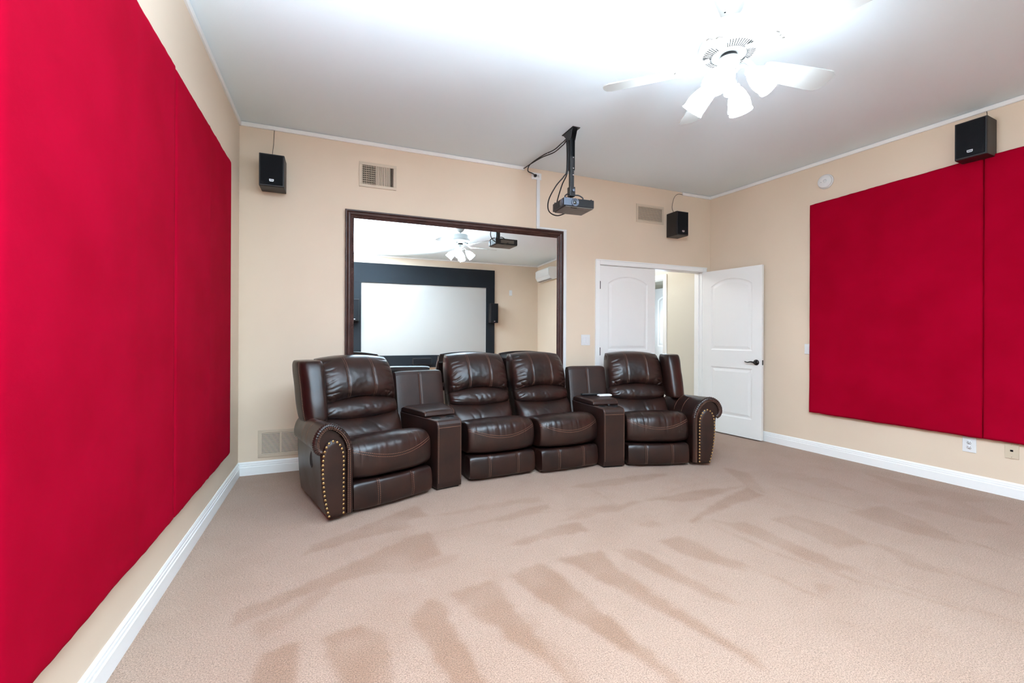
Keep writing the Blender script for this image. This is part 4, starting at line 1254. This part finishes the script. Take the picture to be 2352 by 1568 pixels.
def console(label, loc, rz, seed, hwb=0.208):
    root = thing('wedge_console', label, 'console', (loc[0], loc[1], 0), rad(rz), 'wedge consoles between the theatre seats')
    hwf = 0.105
    def hw(y): return hwf + (hwb - hwf) * max(0, y) / 0.70
    prof = [(0.006, 0.015), (0.0, 0.06), (0.0, 0.30), (0.0, 0.485), (0.004, 0.515), (0.016, 0.535), (0.036, 0.545), (0.10, 0.546), (0.30, 0.546), (0.66, 0.546), (0.66, 0.015)]
    n = len(prof)
    vs = []
    for sx, ins in ((-1, 0.0), (1, 0.0)):
        vs += [(sx * hw(y), y, z) for y, z in prof]
    fs = [(i, (i + 1) % n, n + (i + 1) % n, n + i) for i in range(n)] + [tuple(range(n)), tuple(range(2 * n - 1, n - 1, -1))]
    body = mesh('body', vs, fs, 'leather2', root)
    bv = body.modifiers.new('soft', 'BEVEL'); bv.width = 0.008; bv.segments = 3; bv.limit_method = 'ANGLE'; bv.angle_limit = rad(40)
    box('plinth', (-hwf + 0.012, 0.03, 0.0), (hwf - 0.012, 0.55, 0.0149), 'black', root)
    paths = []
    for sx in (-1, 1):
        path = []
        pp = spline([Vector((0, z, y)) for y, z in prof[1:9]], 5)
        for q in pp:
            y, z = q.z, q.y
            nn = Vector((0, -1, 0)) if z < 0.49 else (Vector((0, 0, 1)) if y > 0.03 else Vector((0, -0.7, 0.7)))
            if y < 0.2: path.append((Vector((sx * (hw(y) - 0.010), y, z)) + nn * 0.0012, nn))
        paths.append(path)
    stitches(body, paths)
    # seam line across the front under the rounded edge
    tube('front_seam', [(-hwf + 0.012, -0.0006, 0.492), (hwf - 0.012, -0.0006, 0.492)], 0.0012, 'thread', body, 6, 0)
    # cup holders
    for x in (-0.068, 0.068):
        c = lathe('cup_holder', [(0.041, 0.0), (0.041, 0.003), (0.038, 0.0042), (0.035, 0.003), (0.034, 0.0006), (0.0, 0.0006)], 'black', root, 28, Matrix.Translation((x * (0.86 + 0.4 * 0.14), 0.135, 0.5465)))
        lathe('recess', [(0, 0.0), (0.0335, 0.0), (0.0335, 0.0004), (0, 0.0004)], 'dark', c, 24, Matrix.Translation((x * (0.86 + 0.4 * 0.14), 0.135, 0.5474)))
    # padded lid
    lp = [(0.195, 0.550), (0.190, 0.562), (0.196, 0.580), (0.214, 0.592), (0.25, 0.597), (0.40, 0.600), (0.545, 0.598), (0.575, 0.585), (0.575, 0.550)]
    n = len(lp); vs = []; fs = []
    L = 12
    for k in range(L + 1):
        u = -1 + 2 * k / L
        e = max(0, 1 - abs(u) ** 10) ** 0.1
        for y, z in lp:
            vs.append((u * (hw(y) - 0.004), y, 0.550 + (z - 0.550) * (0.82 + 0.18 * e) + 0.004 * (1 - u * u) * (1 if z > 0.57 else 0)))
    for k in range(L):
        for i in range(n):
            fs.append((k * n + i, k * n + (i + 1) % n, (k + 1) * n + (i + 1) % n, (k + 1) * n + i))
    fs.append(tuple(range(n))); fs.append(tuple(range(L * n + n - 1, L * n - 1, -1)))
    lid = mesh('lid', vs, fs, 'leather2', root, False)
    b2 = lid.modifiers.new('soft', 'BEVEL'); b2.width = 0.004; b2.segments = 2; b2.limit_method = 'ANGLE'; b2.angle_limit = rad(50)
    paths = []
    for sx in (-1, 1):
        pp = spline([Vector((sx * (hw(y) - 0.011), y, 0.550 + (z - 0.550) * 0.90 + 0.003)) for y, z in lp[1:7]], 5)
        paths.append([(p + Vector((0, 0, 0.0015)), (Vector((0, 0, 1)) if p.y > 0.215 else Vector((0, -0.8, 0.6)))) for p in pp])
    stitches(lid, paths)
    # upright back panel with a double seam
    zs = [0.30, 0.55, 0.70, 0.80, 0.86, 0.885, 0.893]
    ytab = lambda z: 0.585 + (z - 0.55) * 0.22 + (0.030 if z > 0.892 else 0.010 if z > 0.88 else 0)
    vs = []; fs = []
    NX = 24
    xsn = [-1 + 2 * k / NX for k in range(NX + 1)]
    rows = [(ytab(z), z) for z in zs] + [(ytab(0.85) + 0.09, 0.885), (ytab(0.85) + 0.11, 0.85), (ytab(0.55) + 0.10, 0.30)]
    for u in xsn:
        x = u * (hwb - 0.002)
        for r_, (y, z) in enumerate(rows):
            dip = 0.004 * math.exp(-(x / 0.010) ** 2) if r_ < 7 else 0
            vs.append((x, y + dip + 0.006 * abs(u) ** 8, z - 0.010 * abs(u) ** 10))
    n = len(rows)
    for k in range(NX):
        for i in range(n):
            fs.append((k * n + i, k * n + (i + 1) % n, (k + 1) * n + (i + 1) % n, (k + 1) * n + i))
    fs.append(tuple(range(n))); fs.append(tuple(range(NX * n + n - 1, NX * n - 1, -1)))
    bp = mesh('back_panel', vs, fs, 'leather2', root, False)
    nn = Vector((0, -1, 0.22)).normalized()
    stitches(bp, [[(Vector((dx, ytab(z) + 0.003 - 0.0028, z)) + nn * 0.001, nn) for z in [0.56 + 0.32 * k / 20 for k in range(21)]] for dx in (-0.009, 0.009)])
    return root

recliner('brown leather recliner with a studded rolled arm beside the low vent', (1.184, -1.150), 21.0, 0.635, 11, -1)
recliner('brown leather recliner with a studded rolled arm in front of the double door', (3.560, -1.140), -17.5, 0.60, 42, 1)
recliner('armless brown leather recliner beside the console with a bare lid', (2.104, -0.918), 3.0, 0.622, 23)
recliner('armless brown leather recliner beside the console holding the remote', (2.744, -0.945), 2.0, 0.604, 31)
console('brown leather wedge console with a bare padded lid', (1.612, -0.975), 11.0, 3, 0.222)
con2 = console('brown leather wedge console with a remote and white pad on its lid', (3.160, -0.990), -9.0, 4)

# ---- small things on the console
def on_con2(x, y, z):
    a = rad(-9.0)
    return (3.160 + x * math.cos(a) - y * math.sin(a), -0.990 + x * math.sin(a) + y * math.cos(a), z)
r = thing('remote_control', 'slim black remote control lying on the console lid', 'remote', on_con2(-0.02, 0.50, 0.6045), rad(-12))
box('remote_body', (-0.105, -0.022, 0), (0.105, 0.022, 0.017), 'black', r, 0.006, 3)
for k in range(8):
    for q in (-1, 0, 1):
        box('button', (-0.082 + k * 0.019, q * 0.011 - 0.0035, 0.0171), (-0.072 + k * 0.019, q * 0.011 + 0.0035, 0.0186), 'greyplastic', r)
r = thing('game_handset', 'flat white handset lying on the console lid', 'remote', on_con2(0.085, 0.40, 0.6045), rad(-6))
box('handset_body', (-0.072, -0.030, 0), (0.072, 0.030, 0.020), 'whitepaper', r, 0.009, 3)
box('button_pad', (-0.05, -0.020, 0.0201), (0.05, 0.020, 0.0212), 'plate', r, 0.0005)
lathe('control_knob', [(0, 0), (0.014, 0), (0.014, 0.010), (0.009, 0.017), (0, 0.018)], 'black', con2, 16, Matrix.Translation((0.02, 0.165, 0.5465)))

# ------------------------------------------------------------------ screen wall, seen in the mirror
def screen_wall():
    s = thing('projection_screen', 'white projection screen inside a wide black fabric surround', 'screen', (0, YF + 0.004, 0))
    x0, x1, z0, z1 = 1.13, 4.58, 0.42, 2.85
    a0, a1, c0, c1 = 1.350, 4.356, 0.715, 2.400
    bm = bmesh.new()
    for lo, hi in [((x0, 0, z0), (x1, 0.05, c0)), ((x0, 0, c1), (x1, 0.05, z1)), ((x0, 0, c0 + 1e-4), (a0, 0.05, c1 - 1e-4)), ((a1, 0, c0 + 1e-4), (x1, 0.05, c1 - 1e-4))]:
        bm_box(bm, lo, hi, 0.004)
    from_bm('surround', bm, 'blackvelvet', s)
    vs = []; fs = []
    nu, nv = 60, 36
    for i in range(nu + 1):
        for j in range(nv + 1):
            u, v = i / nu, j / nv
            x = a0 + (a1 - a0) * u; z = c0 + (c1 - c0) * v
            d1 = abs((u - 0.5) * 1.0 + (1 - v) * 0.55) ; d2 = abs((u - 0.5) * 1.0 + (1 - v) * 0.25)
            h = 0.020 + 0.010 * math.exp(-(d1 / 0.06) ** 2) * (v ** 0.3) + 0.006 * math.exp(-(d2 / 0.04) ** 2) * v + 0.006 * N(u * 4, v * 3, 4)
            vs.append((x, h, z))
    for i in range(nu):
        for j in range(nv):
            fs.append((i * (nv + 1) + j, (i + 1) * (nv + 1) + j, (i + 1) * (nv + 1) + j + 1, i * (nv + 1) + j + 1))
    mesh('screen_cloth', vs, fs, 'screen', s, True)
    for lab, x in (('slim black speaker on the screen surround edge nearer the air conditioner', 4.515), ('slim black speaker on the screen surround edge away from the air conditioner', 1.20)):
        k = thing('screen_speaker', lab, 'speaker', (x, YF + 0.0550, 1.51), rad(180), 'slim speakers flanking the projection screen')
        box('cabinet', (-0.10, -0.17, 0), (0.10, 0, 0.49), 'spkbox', k, 0.005)
        box('grille', (-0.090, -0.176, 0.012), (0.090, -0.1701, 0.478), 'grille', k, 0.003)
        bd = box('badge', (-0.017, -0.179, 0.03), (0.017, -0.1762, 0.048), 'badge', k, 0.001)
    k = thing('center_speaker', 'long low black speaker under the projection screen', 'speaker', (2.72, YF + 0.0550, 0.50), rad(180))
    box('cabinet', (-0.22, -0.16, 0), (0.22, 0, 0.15), 'spkbox', k, 0.005)
    box('grille', (-0.21, -0.166, 0.010), (0.21, -0.1601, 0.140), 'grille', k, 0.003)
screen_wall()
def air_conditioner():
    ac = thing('air_conditioner', 'white split air conditioner high on the wall beside the screen corner', 'air conditioner')
    ac.matrix_world = on_right(-5.42, 2.555)
    prof = [(0, 0.02), (-0.10, 0.0), (-0.17, 0.03), (-0.205, 0.09), (-0.215, 0.18), (-0.205, 0.26), (-0.175, 0.295), (0, 0.300)]
    n = len(prof)
    vs = [(sx * 0.44, y, z) for sx in (-1, 1) for y, z in prof]
    mesh('housing', vs, [(i, (i + 1) % n, n + (i + 1) % n, n + i) for i in range(n)] + [tuple(range(n)), tuple(range(2 * n - 1, n - 1, -1))], 'plate', ac)
    box('front_panel', (-0.425, -0.222, 0.095), (0.425, -0.2152, 0.265), 'plate', ac, 0.003)
    box('air_flap', (-0.40, -0.185, 0.012), (0.40, -0.12, 0.018), 'plate', ac, 0.002)
    box('air_outlet', (-0.40, -0.165, 0.006), (0.40, -0.11, 0.0119), 'greyplastic', ac)
air_conditioner()
